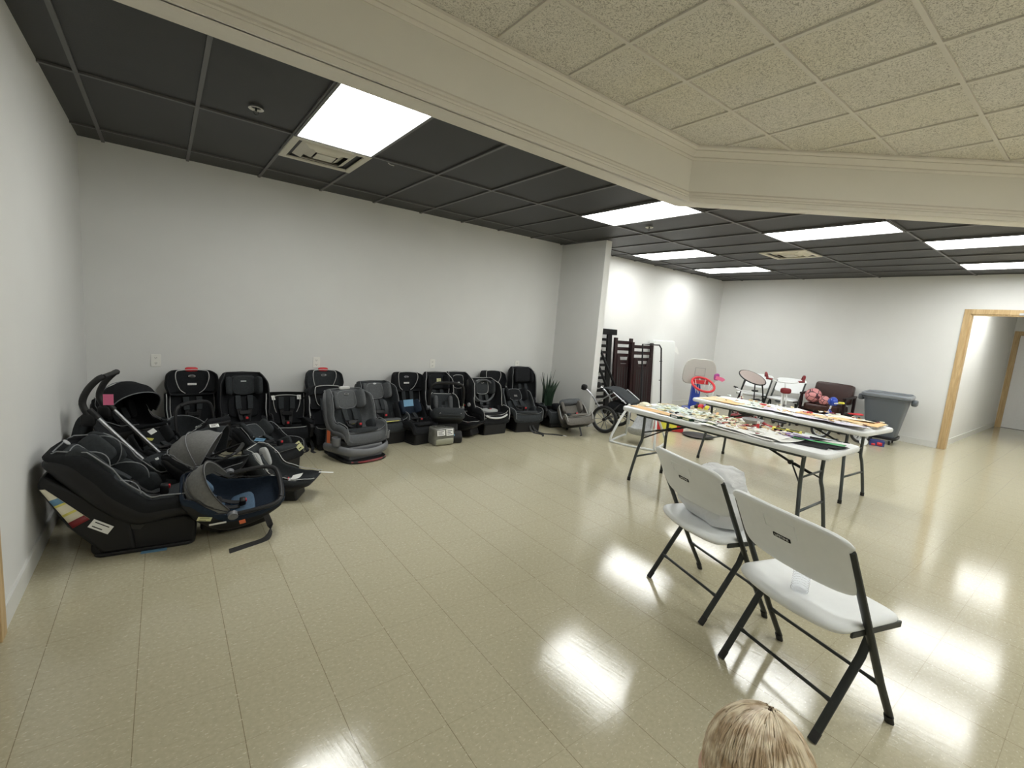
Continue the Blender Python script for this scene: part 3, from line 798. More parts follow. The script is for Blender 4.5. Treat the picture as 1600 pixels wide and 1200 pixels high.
def harness(pf, par, m, tb=.30, ts=.72, sp=.055, off=.05, clip=True, buckle=True):
    ps = []
    for s in (-1, 1):
        pts = []
        for i in range(9):
            k = i/8; t = tb+(ts-tb)*k; n = pf.nrm(t); o = off + .03*math.sin(k*math.pi)
            pts.append(pf.at(t)+n*o+Vector((0, s*(.022+(sp-.022)*min(1, k*1.4)), 0)))
        p = part('harness_strap', MB().ribbon(pts, .034, .006, (0, 1, 0)), MT[m], par); ps.append(p)
        pf2 = MB().ribbon([q+pf.nrm(ts)*.006 for q in pts[5:]], .05, .016, (0, 1, 0))
        part('strap_pad', pf2, MT['fab_char'], p, bevel=.004)
    if clip:
        fr = pt_frame(pf, tb+(ts-tb)*.55, off+.038); part('chest_clip', MB().cbox((0, 0, 0), (.038, .10, .016)), MT['blackplastic'], par, bevel=.004, mx=fr)
    if buckle:
        t = tb-.02; n = pf.nrm(t); c = pf.at(t)+n*(off+.02)
        b = part('buckle', MB().pill((c.x, 0, c.z), (.045, .055, .07), .35), MT['blackplastic'], par)
        part('release_button', MB().cbox((c.x+.018, 0, c.z+.018), (.022, .024, .022)), MT['red'], b, bevel=.003)
def U(a): return a
def convertible(label, loc, rz, style=None, rot=(0, 0), group=None, **k):
    """forward-facing seat with base; local +x is its front"""
    o = dict(cover='fab_black', insert='fab_char', pipe='pipe_light', shell='blackplastic', W=.215, H=.66, rec=0, head='fab_black', red=False, cup=False,
             badge=None, tag=None, base=True, lower='fab_black', harness=True, boost=.0, depth=.13, cushion=True, headroll=True, strapm='strap')
    o.update(style or {}); o.update(k)
    t = thing('car_seat', label, 'car seat', loc, (rot[0], rot[1], rz), group)
    H, W, rec, dz = o['H'], o['W'], o['rec'], o['boost']
    top = H-.02
    pts = [(.27, .15+dz), (.265, .215+dz), (.22, .245+dz), (.10, .225+dz), (0, .205+dz), (-.065, .235+dz), (-.10-rec*.2, .235+dz+(top-.235-dz)*.2), (-.135-rec*.5, .235+dz+(top-.235-dz)*.5), (-.16-rec*.8, .235+dz+(top-.235-dz)*.77), (-.18-rec, top), (-.205-rec, top+.02)]
    d = o['depth']
    ra = math.degrees(math.atan2(rec, H-.25))
    pf = Prof(pts, [(0, 75.), (.25, 88.), (.42, 50.+ra*.5), (.55, 20.+ra*.9), (1, 5.+ra)], [(0, W*.86), (.2, W*.97), (.45, W*.93), (.62, W*.98), (.85, W*.94), (1, W*.66)],
              [(0, .015), (.12, d*.55), (.3, d*.75), (.45, d), (.62, d*.95), (.72, d*1.05), (.88, d*1.0), (.95, d*.5), (1, .02)])
    # fabric cover, shell, base
    part('seat_cover', bucket(pf, 0, -.035, .028), MT[o['cover']], t, sub=1)
    part('shell', bucket(pf, -.036, -.062, .030, .86, .80, t0=.05, t1=.97), MT[o['shell']], t, sub=1)
    if o['base']:
        g = MB().prism([(.255, 0), (-.20, 0), (-.225, .03), (-.19, .30), (-.12, .30), (-.09, .17), (.20, .19), (.265, .15)], -W*.80, W*.80)
        b = part('base', g, MT['blackplastic' if o['shell'] != 'shell_grey' else 'shell_grey'], t, bevel=.018, seg=3)
        part('foot_rail', MB().prism(rrect(.47, W*1.75, .05), 0, .022, 'z'), MT['blackplastic'], b, bevel=.006, mx=Matrix.Translation((.02, 0, 0)))
        for s in (-1, 1):
            part('belt_path', MB().prism([(-.13, .16), (.0, .13), (.03, .17), (-.10, .22)], s*W*.79, s*W*.83), MT['dark'], b, bevel=.004)
    if o['pipe']:
        piping(pf, MT[o['pipe']], t)
        # seam across the seat front
        g = MB().tube([pf.pt(.13, th, .006, 0) for th in [x*math.pi/2*.85 for x in (-1, -.8, -.5, -.2, .2, .5, .8, 1)]], .003, 6)
        part('seam', g, MT[o['pipe']], t)
    if o['cushion']:
        fr = pt_frame(pf, .25, .016); part('seat_cushion', MB().pill((0, 0, 0), (.24, W*1.45, .05), .5, .45, mx=fr), MT[o['insert']], t)
        fr = pt_frame(pf, .60, .018); part('back_cushion', MB().pill((0, 0, 0), (.22, W*1.30, .045), .5, .45, mx=fr), MT[o['insert']], t)
        for s in (-1, 1):
            q = pf.pt(.43, s*math.pi/2*.62, .02)
            part('side_bolster', MB().pill(q, (.16, .05, .12), .6, rot=(0, R(-25), 0)), MT[o['insert']], t)
    # head support: pad with two wings
    fr = pt_frame(pf, .84, .030)
    hp = part('headrest', MB().pill((0, 0, 0), (.20, W*1.05, .05), .5, .4, mx=fr), MT[o['head']], t)
    for s in (-1, 1):
        part('head_wing', MB().pill((-.01, s*W*.60, .045), (.19, .05, .13), .55, .5, rot=(R(-s*18), 0, 0), mx=fr), MT[o['head']], t)
    if o['pipe'] and o['headroll']:
        pth = [(.085, 0), (.08, .06), (.06, .085), (-.02, .095), (-.085, .075), (-.10, .0), (-.085, -.075), (-.02, -.095), (.06, -.085), (.08, -.06)]
        part('head_piping', MB().tube([fr @ Vector((a, b*W/.215, .024)) for a, b in [(q.x, q.y) for q in smooth_path([(a, b, 0) for a, b in pth], 3, True)]], .003, 6, loop=True), MT[o['pipe']], hp)
    if o.get('wingpipe'):
        for s in (-1, 1):
            for tt, hh in ((.80, .135), (.56, .11)):
                fr = pt_frame(pf, tt, .03); yy = s*W*.80
                part('wing_piping', MB().tube([fr @ Vector((-.12+.24*i/12, yy-s*.02*math.sin(math.pi*i/12), .01+hh*math.sin(math.pi*i/12)**.7)) for i in range(13)], .0035, 6), MT[o['pipe']], t)
                part('side_wing', MB().pill((0, yy+s*.006, hh*.42), (.25, .035, hh*1.05), .75, mx=fr), MT[o['insert']], t)
    if o['red']:
        q = pf.at(1.0) + Vector((.0, 0, -.0)); part('adjust_handle', MB().pill((q.x+.01, 0, q.z+.02), (.035, .11, .04), .6), MT['red'], t, label='red adjustment handle on top')
    if o['badge']:
        badge(t, upm(pt_frame(pf, .90, .058)), txt=o['badge'])
    if o['tag']: sticker(t, upm(pt_frame(pf, .84, .060)), .07, .022, o['tag'], 1)
    if o['harness']: harness(pf, t, o['strapm'])
    if o['cup']:
        for s in ((-1, 1) if o['cup'] == 2 else (o['cup'],)):
            part('cup_holder', MB().lathe([(.040, .17), (.044, .25), (.036, .25), (.033, .19)], 20, Matrix.Translation((.17, s*(W+.045), 0)), cap=False).lathe([(.001, .172), (.04, .17)], 20, Matrix.Translation((.17, s*(W+.045), 0))), MT[o['shell']], t)
    return t, pf
def booster(label, loc, rz, style=None, rot=(0, 0), **k):
    """high-back booster with separate wide head wings"""
    o = dict(cover='fab_black', pipe='pipe_light', W=.205, H=.76, red=True, badge='GRACO', tag=True, insert='fab_black', low=False)
    o.update(style or {}); o.update(k)
    t = thing('car_seat', label, 'car seat', loc, (rot[0], rot[1], rz), o.get('group')); W, H = o['W'], o['H']
    # seat pan
    pf = Prof([(.25, .10), (.25, .18), (.2, .215), (.08, .20), (-.06, .19), (-.15, .20)], [(0, 70.), (.3, 88.), (1, 85.)], [(0, W*.9), (.5, W), (1, W*.95)], [(0, .01), (.3, .05), (.6, .09), (1, .10)])
    part('seat_cushion', bucket(pf, 0, -.06, .02, nt=14), MT[o['cover']], t, sub=1)
    part('base', MB().prism([(.23, 0), (-.18, 0), (-.19, .13), (.22, .12)], -W*.92, W*.92), MT['blackplastic'], t, bevel=.025, seg=3)
    for s in (-1, 1):
        a = part('armrest', MB().prism([(.16, .14), (.19, .25), (.15, .285), (-.10, .30), (-.15, .27), (-.16, .14)], s*W*1.0, s*(W+.045)), MT['blackplastic'], t, bevel=.015, seg=3)
        part('arm_pad', MB().pill((.03, s*(W+.024), .292), (.26, .05, .03), .5), MT[o['cover']], a)
    # back
    if not o['low']:
        pb = Prof([(-.10, .20), (-.12, .30), (-.15, .45), (-.165, .54)], [(0, 15.), (1, 6.)], [(0, W*.92), (.5, W), (1, W*.98)], [(0, .06), (.3, .12), (.8, .13), (1, .10)])
        part('backrest', bucket(pb, 0, -.04, .02, nt=14), MT[o['cover']], t, sub=1)
        if o['pipe']:
            for s in (-1, 1):
                part('piping', MB().tube(rim_path(pb, .05, .95, s, 12, .004, .004), .0035, 6).tube([pb.pt(.05+.9*i/10, s*math.pi/2*.55, .006) for i in range(11)], .003, 6), MT[o['pipe']], t)
        ph = Prof([(-.155, H-.25), (-.165, H-.16), (-.175, H-.06), (-.19, H-.005), (-.20, H)], [(0, 5.), (1, 5.)], [(0, W*.84), (.4, W*.98), (.8, W*.92), (1, W*.62)], [(0, .10), (.4, .13), (.8, .11), (1, .02)])
        hd = part('headrest', bucket(ph, .012, -.04, .02, nt=12), MT[o['cover']], t, sub=1)
        if o['pipe']:
            q = [(.02, 0), (.015, .09), (.0, .125), (-.07, .13), (-.17, .10), (-.215, .055)]
            fr = pt_frame(ph, .55, .018)
            path = [fr @ Vector((a+.09, b*W/.205, .004+.05*(b/.13)**4)) for a, b in q]; path2 = [fr @ Vector((a+.09, -b*W/.205, .004+.05*(b/.13)**4)) for a, b in q]
            part('head_piping', MB().tube(smooth_path(list(reversed(path))+path2[1:], 4), .0038, 6), MT[o['pipe']], hd)
        if o['red']: part('adjust_handle', MB().pill((-.185, 0, H+.005), (.05, .11, .045), .6), MT['red'], t, label='red adjustment handle on top')
        if o['badge']: badge(t, upm(pt_frame(ph, .72, .020)), (.030, .014), txt=o['badge'])
        if o['tag']: sticker(t, upm(pt_frame(ph, .42, .020)), .075, .020, 'paper', 1)
        harness(Prof([(.25, .18), (.08, .2), (-.08, .2), (-.13, .35), (-.16, .55)], [(0, 88.), (.4, 50.), (1, 6.)], [(0, W), (1, W)], [(0, .1), (1, .1)]), t, 'strap', .35, .9, off=.02)
    if o['pipe']:
        part('seam', MB().tube([pf.pt(.30, th*math.pi/2, .006, .0) for th in (-.9, -.7, -.4, 0, .4, .7, .9)], .003, 6), MT[o['pipe']], t)
    return t
def carrier(label, loc, rz, rot=(0, 0), group=None, **o_):
    """infant carrier: bucket shell, padding, swing handle, optional sun canopy"""
    o = dict(cover='fab_black', insert='fab_grey', shell='blackplastic', pipe='pipe_dark', handle=95, canopy=None, can_a=(95, 165), harness=True, base=False, grip='blackplastic', canmat='fab_black', insertc=True)
    o.update(o_)
    t = thing('infant_carrier', label, 'infant car seat', loc, (rot[0], rot[1], rz), group)
    z0 = .10 if o['base'] else 0
    pf = Prof([(.36, .30+z0), (.28, .23+z0), (.14, .15+z0), (.0, .11+z0), (-.12, .135+z0), (-.22, .24+z0), (-.29, .37+z0), (-.33, .45+z0)], [(0, 80.), (.4, 80.), (.7, 60.), (1, 45.)],
              [(0, .12), (.25, .17), (.5, .19), (.8, .19), (1, .13)], [(0, .01), (.2, .09), (.45, .17), (.7, .17), (.9, .10), (1, .01)])
    part('seat_cover', bucket(pf, 0, -.03, .022), MT[o['cover']], t, sub=1)
    part('shell', bucket(pf, -.03, -.05, .027, .92, .88, t0=.03, t1=.97), MT[o['shell']], t, sub=1)
    part('bottom', MB().prism([(.24, .04+z0), (.10, 0+z0), (-.12, 0+z0), (-.24, .08+z0), (-.22, .20+z0), (.0, .07+z0), (.2, .15+z0)], -.13, .13), MT[o['shell']], t, bevel=.02, seg=3)
    if o['base']:
        part('base', MB().prism([(.30, 0), (-.26, 0), (-.30, .04), (-.26, .14), (.0, .10), (.26, .16), (.32, .08)], -.18, .18), MT['blackplastic'], t, bevel=.025, seg=3)
    if o['pipe']: piping(pf, MT[o['pipe']], t)
    if o['insertc']:
        part('body_insert', MB().pill((0, 0, 0), (.26, .25, .05), .5, .5, mx=pt_frame(pf, .66, .02)), MT[o['insert']], t)
        part('seat_insert', MB().pill((0, 0, 0), (.18, .24, .05), .5, .5, mx=pt_frame(pf, .38, .02)), MT[o['insert']], t)
        for s in (-1, 1):
            part('head_bolster', MB().pill((.02, s*.10, .04), (.20, .06, .09), .6, mx=pt_frame(pf, .80, .02)), MT[o['insert']], t)
    pv = Vector((-.02, 0, .30+z0))
    if o['handle'] is not None:
        a = R(o['handle']); d = Vector((math.cos(a), 0, math.sin(a))); L = .34
        g = [pv + Vector((0, .222, 0)), pv + d*L*.5 + Vector((0, .225, 0)), pv + d*L*.86 + Vector((0, .205, 0)), pv + d*L + Vector((0, .14, 0)), pv + d*L*1.03 + Vector((0, 0, 0))]
        g = g + [Vector((p.x, -p.y, p.z)) for p in reversed(g[:-1])]
        pth = smooth_path(g, 5)
        h = part('carry_handle', MB().tube(pth, .0155, 10, flat=(1.25, .8)), MT['blackplastic'], t)
        n = len(pth); part('grip', MB().tube(pth[n//2-6:n//2+7], .020, 10), MT[o['grip']], h)
        for s in (-1, 1): part('pivot_button', MB().cyl((pv.x, s*.212, pv.z), (pv.x, s*.246, pv.z), .034, 20).cyl((pv.x, s*.245, pv.z), (pv.x, s*.250, pv.z), .020, 20), MT['shell_grey'], h)
    if o['canopy']:
        a0, a1 = o['can_a']; rings = []; n = 9
        for i in range(n+1):
            a = R(a0+(a1-a0)*i/n); ring = []; sc = 1 - .03*(i % 2)
            for j in range(17):
                f = math.pi*j/16; rr = .33*max(.02, math.sin(f))**.55*sc
                ring.append((pv.x+rr*math.cos(a), .205*math.cos(f), pv.z+rr*math.sin(a)))
            ring += [(pv.x+(q[0]-pv.x)*.965, q[1]*.965, pv.z+(q[2]-pv.z)*.965) for q in reversed(ring)]
            rings.append(ring)
        c = part('canopy', MB().rings(rings), MT[o['canmat']], t, auto=60)
        for i in (0, 5, n):
            a = R(a0+(a1-a0)*i/n)
            part('canopy_rib', MB().tube([(pv.x+.334*max(.02, math.sin(math.pi*j/16))**.55*math.cos(a), .208*math.cos(math.pi*j/16), pv.z+.334*max(.02, math.sin(math.pi*j/16))**.55*math.sin(a)) for j in range(17)], .004, 6), MT[o['pipe'] or 'pipe_dark'], c)
    if o['harness']: harness(pf, t, 'strap', .42, .82, .045, .045)
    return t, pf
def world_strap(pts, par, w=.03, m='strap', name='tether_strap', side=(0, 1, .2)):
    M = (Matrix.Translation(par.location) @ par.rotation_euler.to_matrix().to_4x4() @ Matrix.Diagonal((*par.scale, 1))).inverted()
    return part(name, MB().ribbon([tuple(q) for q in smooth_path(pts, 5)], w, .008, side), MT[m], par, mx=M)
def loose_strap(pts, par, w=.03, m='strap', name='tether_strap'):
    return part(name, MB().ribbon(smooth_path(pts, 5), w, .004, (0, 1, .2)), MT[m], par)
# ------------------------------------------------------------------ car seats: the row along the back wall
F = R(-90)      # facing the photographer's side of the room
G1 = dict(cover='fab_black', pipe='pipe_light')
# left corner, back wall
booster('tall black high-back seat with white piping and red top handle, leftmost along the back wall', (.23, 5.42, 0), F+R(4), H=.75, W=.215)
t, pf = convertible('tall plain black seat with notched headrest, left of the low black seat', (.66, 5.36, 0), F+R(2), cover='fab_black', insert='fab_black', pipe='pipe_dark', H=.74, W=.22, head='fab_char', depth=.15)
sticker(t, upm(pt_frame(pf, .88, .060)), .05, .012, 'badge', 0, 'logo_tab')
t = booster('low black seat with white tags on its top edge, beside the plain tall seat', (1.04, 5.25, 0), F+R(-6), H=.50, W=.20, red=False, tag=False, badge='GRACO')
sticker(t, Matrix.Translation((-.12, .12, .485)) @ Euler((0, R(60), 0)).to_matrix().to_4x4(), .05, .04, 'paper', 0)
sticker(t, Matrix.Translation((-.12, -.13, .480)) @ Euler((0, R(60), R(20))).to_matrix().to_4x4(), .05, .035, 'paper', 0)
loose_strap([(.24, .12, .14), (.28, .14, .05), (.33, .16, .006), (.40, .10, .004)], t)
loose_strap([(.22, .18, .12), (.27, .22, .03), (.36, .20, .004), (.42, .22, .004)], t)
# red topped pair, one behind the other
booster('grey high-back seat with red top, rearmost of the cluster below the second outlet', (1.49, 5.45, 0), F, H=.75, W=.20, cover='fab_char', insert='fab_grey', tag=False)
booster('black seat with white piping standing just in front of the grey red-topped seat', (1.44, 5.10, 0), F+R(3), H=.62, W=.215, red=False, tag=True)
# prominent grey seat out front
t, pf = convertible('grey seat with pale silver lower frame standing farthest out on the floor', (1.54, 4.66, 0), F+R(14), cover='fab_grey', insert='fab_char', head='fab_grey', pipe='pipe_grey', shell='shell_grey', H=.66, W=.235, rec=.03, depth=.17, badge='GRACO', cup=2, boost=.03)
base = [c for c in t.children if c.name.startswith('base')][0]
g = MB().tube(smooth_path([(-.05, .27, .11), (.12, .275, .13), (.27, .22, .12), (.31, .10, .10), (.32, 0, .095), (.31, -.10, .10), (.27, -.22, .12), (.12, -.275, .13), (-.05, -.27, .11)], 4), .032, 8, flat=(.7, 1.3))
part('bumper_frame', g, MT['shell_grey'], t, label='pale grey curved front frame')
part('foot_plate', MB().prism(rrect(.50, .46, .12), .0, .028, 'z'), MT['blackplastic'], t, mx=Matrix.Translation((.09, 0, 0)), bevel=.008)
part('foot_trim', MB().tube(smooth_path([(.30, .19, .018), (.345, .08, .018), (.345, -.08, .018), (.30, -.19, .018)], 4), .010, 6), MT['darkred'], t, label='dark red trim on the foot')
part('carry_loop', MB().pill((-.18, 0, .665), (.035, .12, .035), .5), MT['pipe_light'], t, label='pale handle at the top of the back')
sticker(t, Matrix.Translation((.02, -.275, .22)) @ Euler((R(90), 0, 0)).to_matrix().to_4x4(), .06, .13, 'orange', 0, lab='orange warning label on the side')
sticker(t, upm(pt_frame(pf, .50, .085)), .04, .025, 'paperyel', 1)
# charcoal one with grey side cushions to its right
t, pf = convertible('dark grey seat with pale edged head cushion, just right of the grey seat out front', (2.01, 5.12, 0), F+R(8), cover='fab_char', insert='fab_grey', head='fab_grey', pipe='pipe_grey', H=.66, W=.235, rec=.06, depth=.15)
sticker(t, Matrix.Translation((.20, .02, .262)), .12, .16, 'paperyel', 0, 'booklet', 'yellow and white leaflet on the seat')
badge(t, upm(pt_frame(pf, .93, .062)), (.022, .010))
# the black Graco cluster under the third outlet
booster('black high-back seat with oval badge and small white strip, below the third outlet', (2.52, 5.42, 0), F+R(2), H=.73, W=.21, red=False)
t, pf = convertible('black seat with a pale yellow label on its headrest, behind the upright carrier handle', (2.92, 5.40, 0), F-R(4), H=.74, W=.20, cover='fab_black', insert='fab_black', pipe='pipe_light', headroll=False)
sticker(t, upm(pt_frame(pf, .86, .060)) @ Matrix.Translation((-.02, 0, 0)), .06, .045, 'paperlime', 2)
t, pf = convertible('black seat with piped open headrest and a red tab, right of the yellow labelled one', (3.26, 5.42, 0), F-R(2), H=.74, W=.19, cover='fab_black', insert='fab_black', pipe='pipe_light')
part('red_tab', MB().pill((-.10, .19, .60), (.03, .03, .06), .6), MT['red'], t)
sticker(bpy.data.objects[t.name], upm(pt_frame(pf, .80, .066)), .03, .05, 'paper', 0)
# infant carrier with upright handle standing on a black base
t, pf = carrier('infant carrier with tall thin handle and charcoal foot muff, behind the wrapped package', (2.76, 4.93, 0), F+R(-18), base=True, handle=78, cover='fab_char', insert='fab_grey', pipe='pipe_light', canopy=None); t.scale = (.93,)*3
part('foot_muff', MB().pill((.19, 0, .36), (.30, .42, .16), .45, .6, rot=(0, R(-14), 0)), MT['fab_char'], t)
sticker(t, Matrix.Translation((-.02, .232, .42)) @ Euler((R(80), R(-35), 0)).to_matrix().to_4x4(), .12, .045, 'paperlime', 2)
part('blue_mark', MB().pill((.30, .06, .10), (.012, .04, .06), 1.0), MT['bluelabel'], t, label='small blue diamond mark')
t2 = convertible('black seat with blue and white carton label, left of the upright carrier handle', (2.36, 4.96, 0), F+R(12), cover='fab_black', insert='fab_black', head='fab_navy', pipe=None, H=.50, W=.20, rec=.05)[0]; t2.scale = (.88,)*3
sticker(t2, Matrix.Translation((-.06, -.06, .50)) @ Euler((R(10), R(75), 0)).to_matrix().to_4x4(), .09, .14, 'bluelabel', 0, lab='blue and white leaflet')
t, pf = carrier('low black carrier with white piped rim on the floor, right of the wrapped package', (3.06, 4.98, 0), F+R(30), handle=None, cover='fab_black', insert='fab_black', pipe='pipe_light'); t.scale = (.78,)*3
# all black seat with grey hood arcs
t, pf = convertible('black seat with grey arched head wings and white lined lower cushion in mid row', (3.46, 5.10, 0), F+R(2), H=.70, W=.225, cover='fab_black', insert='fab_black', head='fab_char', pipe='pipe_light', depth=.18, badge='GRACO')
for k_, (r_, m_) in enumerate(((.20, 'pipe_grey'), (.17, 'fab_grey'))):
    pts_ = [pt_frame(pf, .80, .09) @ Vector((.13-.30*(1-math.cos(q))*.5, r_*math.sin(q)*.98*s_, -.03+.03*k_)) for s_ in (1, -1) for q in ([x*math.pi/10 for x in range(10, -1, -1)] if s_ == 1 else [x*math.pi/10 for x in range(1, 11)])]
    part('hood_arc', MB().tube(pts_, .013, 8), MT[m_], t)
for s_ in (-1, 1): part('side_button', MB().cyl((-.02, s_*.245, .36), (-.02, s_*.262, .36), .026, 16), MT['pipe_light'], t)
part('lower_piping', MB().tube(smooth_path([(.27, -.17, .26), (.285, -.10, .235), (.29, 0, .225), (.285, .10, .235), (.27, .17, .26)], 4), .012, 8), MT['pipe_light'], t)
part('lap_pad', MB().pill((.10, 0, .29), (.16, .22, .05), .6), MT['fab_light'], t)
booster('black seat with white outlined headrest behind the hooded infant carrier', (3.86, 5.43, 0), F, H=.75, W=.20, red=False, tag=False, badge=None)
t, pf = convertible('charcoal seat with straps trailing on the floor, in front of the outlined headrest', (4.03, 5.06, 0), F-R(8), cover='fab_char', insert='fab_char', head='fab_black', pipe='pipe_grey', H=.52, W=.23, rec=.10, depth=.12)
loose_strap([(.24, .03, .14), (.28, .03, .05), (.34, .06, .006), (.44, .12, .005), (.52, .08, .004)], t)
loose_strap([(.25, .06, .13), (.29, .10, .03), (.40, .16, .005), (.46, .26, .004)], t)
loose_strap([(.46, .26, .005), (.50, .33, .004), (.55, .38, .004)], t)
sticker(t, Matrix.Translation((.56, .41, .004)), .06, .03, 'paper', 0, 'paper_tag', 'white paper tag at the strap end')
sticker(t, upm(pt_frame(pf, .80, .062)), .05, .03, 'fab_midgrey', 0)
t, pf = convertible('tallest seat of the row, plain black with a wide head cushion, below the fourth outlet', (4.36, 5.40, 0), F-R(6), cover='fab_black', insert='fab_black', head='fab_black', pipe='pipe_grey', H=.82, W=.215, headroll=False, depth=.12)
part('head_block', MB().pill((0, .03, .05), (.22, .26, .11), .35, .35, mx=pt_frame(pf, .86, .03)), MT['fab_black'], t)
t = booster('low charcoal booster seat beside the snake plant', (4.70, 5.08, 0), F-R(10), low=True, cover='fab_char', pipe='pipe_grey', W=.215)
loose_strap([(.24, .02, .14), (.27, .02, .05), (.32, .05, .006), (.36, .02, .004)], t)
part('seat_wedge', MB().pill((-.08, .10, .25), (.16, .14, .10), .5), MT['fab_black'], t)
# taupe seat lying reclined
t, pf = convertible('taupe grey seat tipped back on the floor between booster and stroller', (4.61, 4.43, -.045), F-R(34), rot=(R(10), R(-26)), cover='fab_taupe', insert='fab_taupe', head='fab_taupe', pipe='pipe_light', shell='blackplastic', H=.56, W=.19, base=False, rec=.04, depth=.10, headroll=False)
part('rolled_cover', lumpy(MB().pill((0, 0, .04), (.10, .32, .08), .6, nu=24, nv=14, mx=pt_frame(pf, .95, .03)), .012, 14), MT['fab_grey'], t)
sticker(t, upm(pt_frame(pf, .66, .046)) @ Matrix.Translation((.06, 0, 0)), .035, .085, 'paperlime', 2)
loose_strap([(.24, -.02, .10), (.30, -.03, -.02), (.36, -.06, -.03)], t, .02)
# wrapped package
t = thing('wrapped_package', 'clear plastic wrapped package with two white labels on top, on the floor before the carriers', 'package', (2.585, 4.72, 0), (0, 0, F+R(3)))
part('package_body', lumpy(MB().pill((0, 0, .105), (.24, .27, .205), .22, .22, nu=32, nv=16), .006, 16), mat('crinkled_clear_wrap', (.16, .16, .14), .12, noise=.5, nscale=12, bump=1, bscale=30, coat=.6), t)
sticker(t, Matrix.Translation((.127, .055, .155)) @ Euler((0, R(80), 0)).to_matrix().to_4x4() @ Matrix.Rotation(R(90), 4, 'Z'), .095, .075, 'paper', 3)
sticker(t, Matrix.Translation((.127, -.06, .155)) @ Euler((0, R(80), 0)).to_matrix().to_4x4() @ Matrix.Rotation(R(90), 4, 'Z'), .105, .06, 'paper', 3)
part('lower_band', MB().pill((.01, 0, .045), (.235, .255, .085), .3, .25), mat('dull_olive_pack', (.30, .30, .22), .3), t)

# ------------------------------------------------------------------ car seats: the heap in the left corner
# big reclined seat leaning on the left wall, seen from its side
t, pf = convertible('large black reclined seat with grey piping, nearest of the heap and touching the left wall', (-.105, 3.43, .0), R(-5), cover='fab_black', insert='fab_char', head='fab_char', pipe='pipe_grey', H=.60, W=.235, rec=.19, depth=.15, badge=None, wingpipe=True)
badge(t, upm(pt_frame(pf, .97, .05)), (.02, .02))
for i, (m_, z_, x_, w_) in enumerate((('paperlime', .46, -.205, .05), ('bluelabel', .40, -.195, .05), ('cream', .34, -.175, .10), ('darkred', .26, -.15, .05))):
    pass
fr_ = [(-.17, .02), (-.31, .20), (-.42, .43), (-.40, .50), (-.30, .42), (-.05, .22), (-.02, .02)]
part('back_frame', MB().prism(fr_, -.205, .205), MT['blackplastic'], t, bevel=.02, seg=3)
yp = -.2085
side = part('instruction_panel', MB().prism([(-.405, .425), (-.385, .425), (-.215, .235), (-.285, .195)], yp, yp+.004, 'y'), MT['cream'], t, label='long printed instruction label on the shell side')
def qd(a, b):      # band between two fractions of the panel
    A, B, C_, D_ = Vector((-.405, .425)), Vector((-.385, .425)), Vector((-.215, .235)), Vector((-.285, .195))
    l = lambda p, q, k: tuple(p+(q-p)*k)
    return [l(A, D_, a), l(B, C_, a), l(B, C_, b), l(A, D_, b)]
for nm, a_, b_, m_ in (('red_band', .86, 1.0, 'darkred'), ('yellow_band', .66, .71, 'paperyel'), ('blue_band', .28, .42, 'bluelabel'), ('yellow_band', .42, .47, 'paperyel')):
    part(nm, MB().prism(qd(a_, b_), yp-.0012, yp, 'y'), MT[m_], side)
sticker(t, Matrix.Translation((-.17, -.2095, .185)) @ Euler((R(90), R(35), 0)).to_matrix().to_4x4(), .10, .05, 'paper', 2)
part('rivets', MB().cyl((-.115, -.20, .075), (-.115, -.196, .075), .008, 10).cyl((-.115, -.20, .045), (-.115, -.196, .045), .008, 10), MT['paper'], t)
part('blue_leaflet', MB().box((.0, -.18, .001), (.12, -.235, .003)), MT['bluelabel'], t, smooth=False)
# second seat behind it
t, pf = convertible('charcoal padded seat with small round emblem, directly behind the nearest black seat', (-.24, 3.93, .0), R(-14), cover='fab_char', insert='fab_char', head='fab_char', pipe=None, H=.56, W=.20, rec=.05, depth=.12); t.scale = (.88,)*3
badge(t, upm(pt_frame(pf, .78, .062)), (.018, .018))
t, pf = carrier('small charcoal infant insert with a white card lying on it, centre of the heap', (.09, 3.73, .12), R(-35), handle=None, insert='fab_char', cover='fab_char', pipe=None); t.scale = (0.62,)*3
sticker(t, Matrix.Translation((.02, .02, .235)) @ Euler((R(10), R(-40), R(30))).to_matrix().to_4x4(), .09, .07, 'paper', 0, 'paper_card', 'white card lying on the padding')
sticker(t, upm(pt_frame(pf, .93, .03)), .05, .025, 'paper', 0)
# low black seats in the corner
t, pf = convertible('low black padded seat with a yellow tag on the floor near the left corner', (-.02, 4.66, 0), F+R(30), H=.40, W=.205, cover='fab_black', insert='fab_char', pipe=None, rec=.08); t.scale = (0.8,)*3
sticker(t, Matrix.Translation((-.05, -.10, .38)) @ Euler((R(40), 0, R(20))).to_matrix().to_4x4(), .09, .03, 'paperyel', 0)
sticker(t, Matrix.Translation((-.10, -.04, .44)) @ Euler((R(30), R(20), 0)).to_matrix().to_4x4(), .07, .06, 'paper', 0)
# infant carrier with handle up, leaning in front of the leftmost tall seat
t, pf = carrier('black infant carrier tipped up, handle raised, before the leftmost tall seat', (.33, 4.80, .07), R(-52), rot=(0, R(-38)), handle=60, cover='fab_black', insert='fab_grey', pipe='pipe_grey', canopy=True, can_a=(112, 178), canmat='fab_char'); t.scale = (0.82,)*3
part('toy_beads', MB().pill((.02, .0, .36), (.03, .03, .03), 1).pill((.05, .0, .35), (.03, .03, .03), 1).pill((.08, .0, .335), (.03, .03, .03), 1), MT['fab_light'], t)
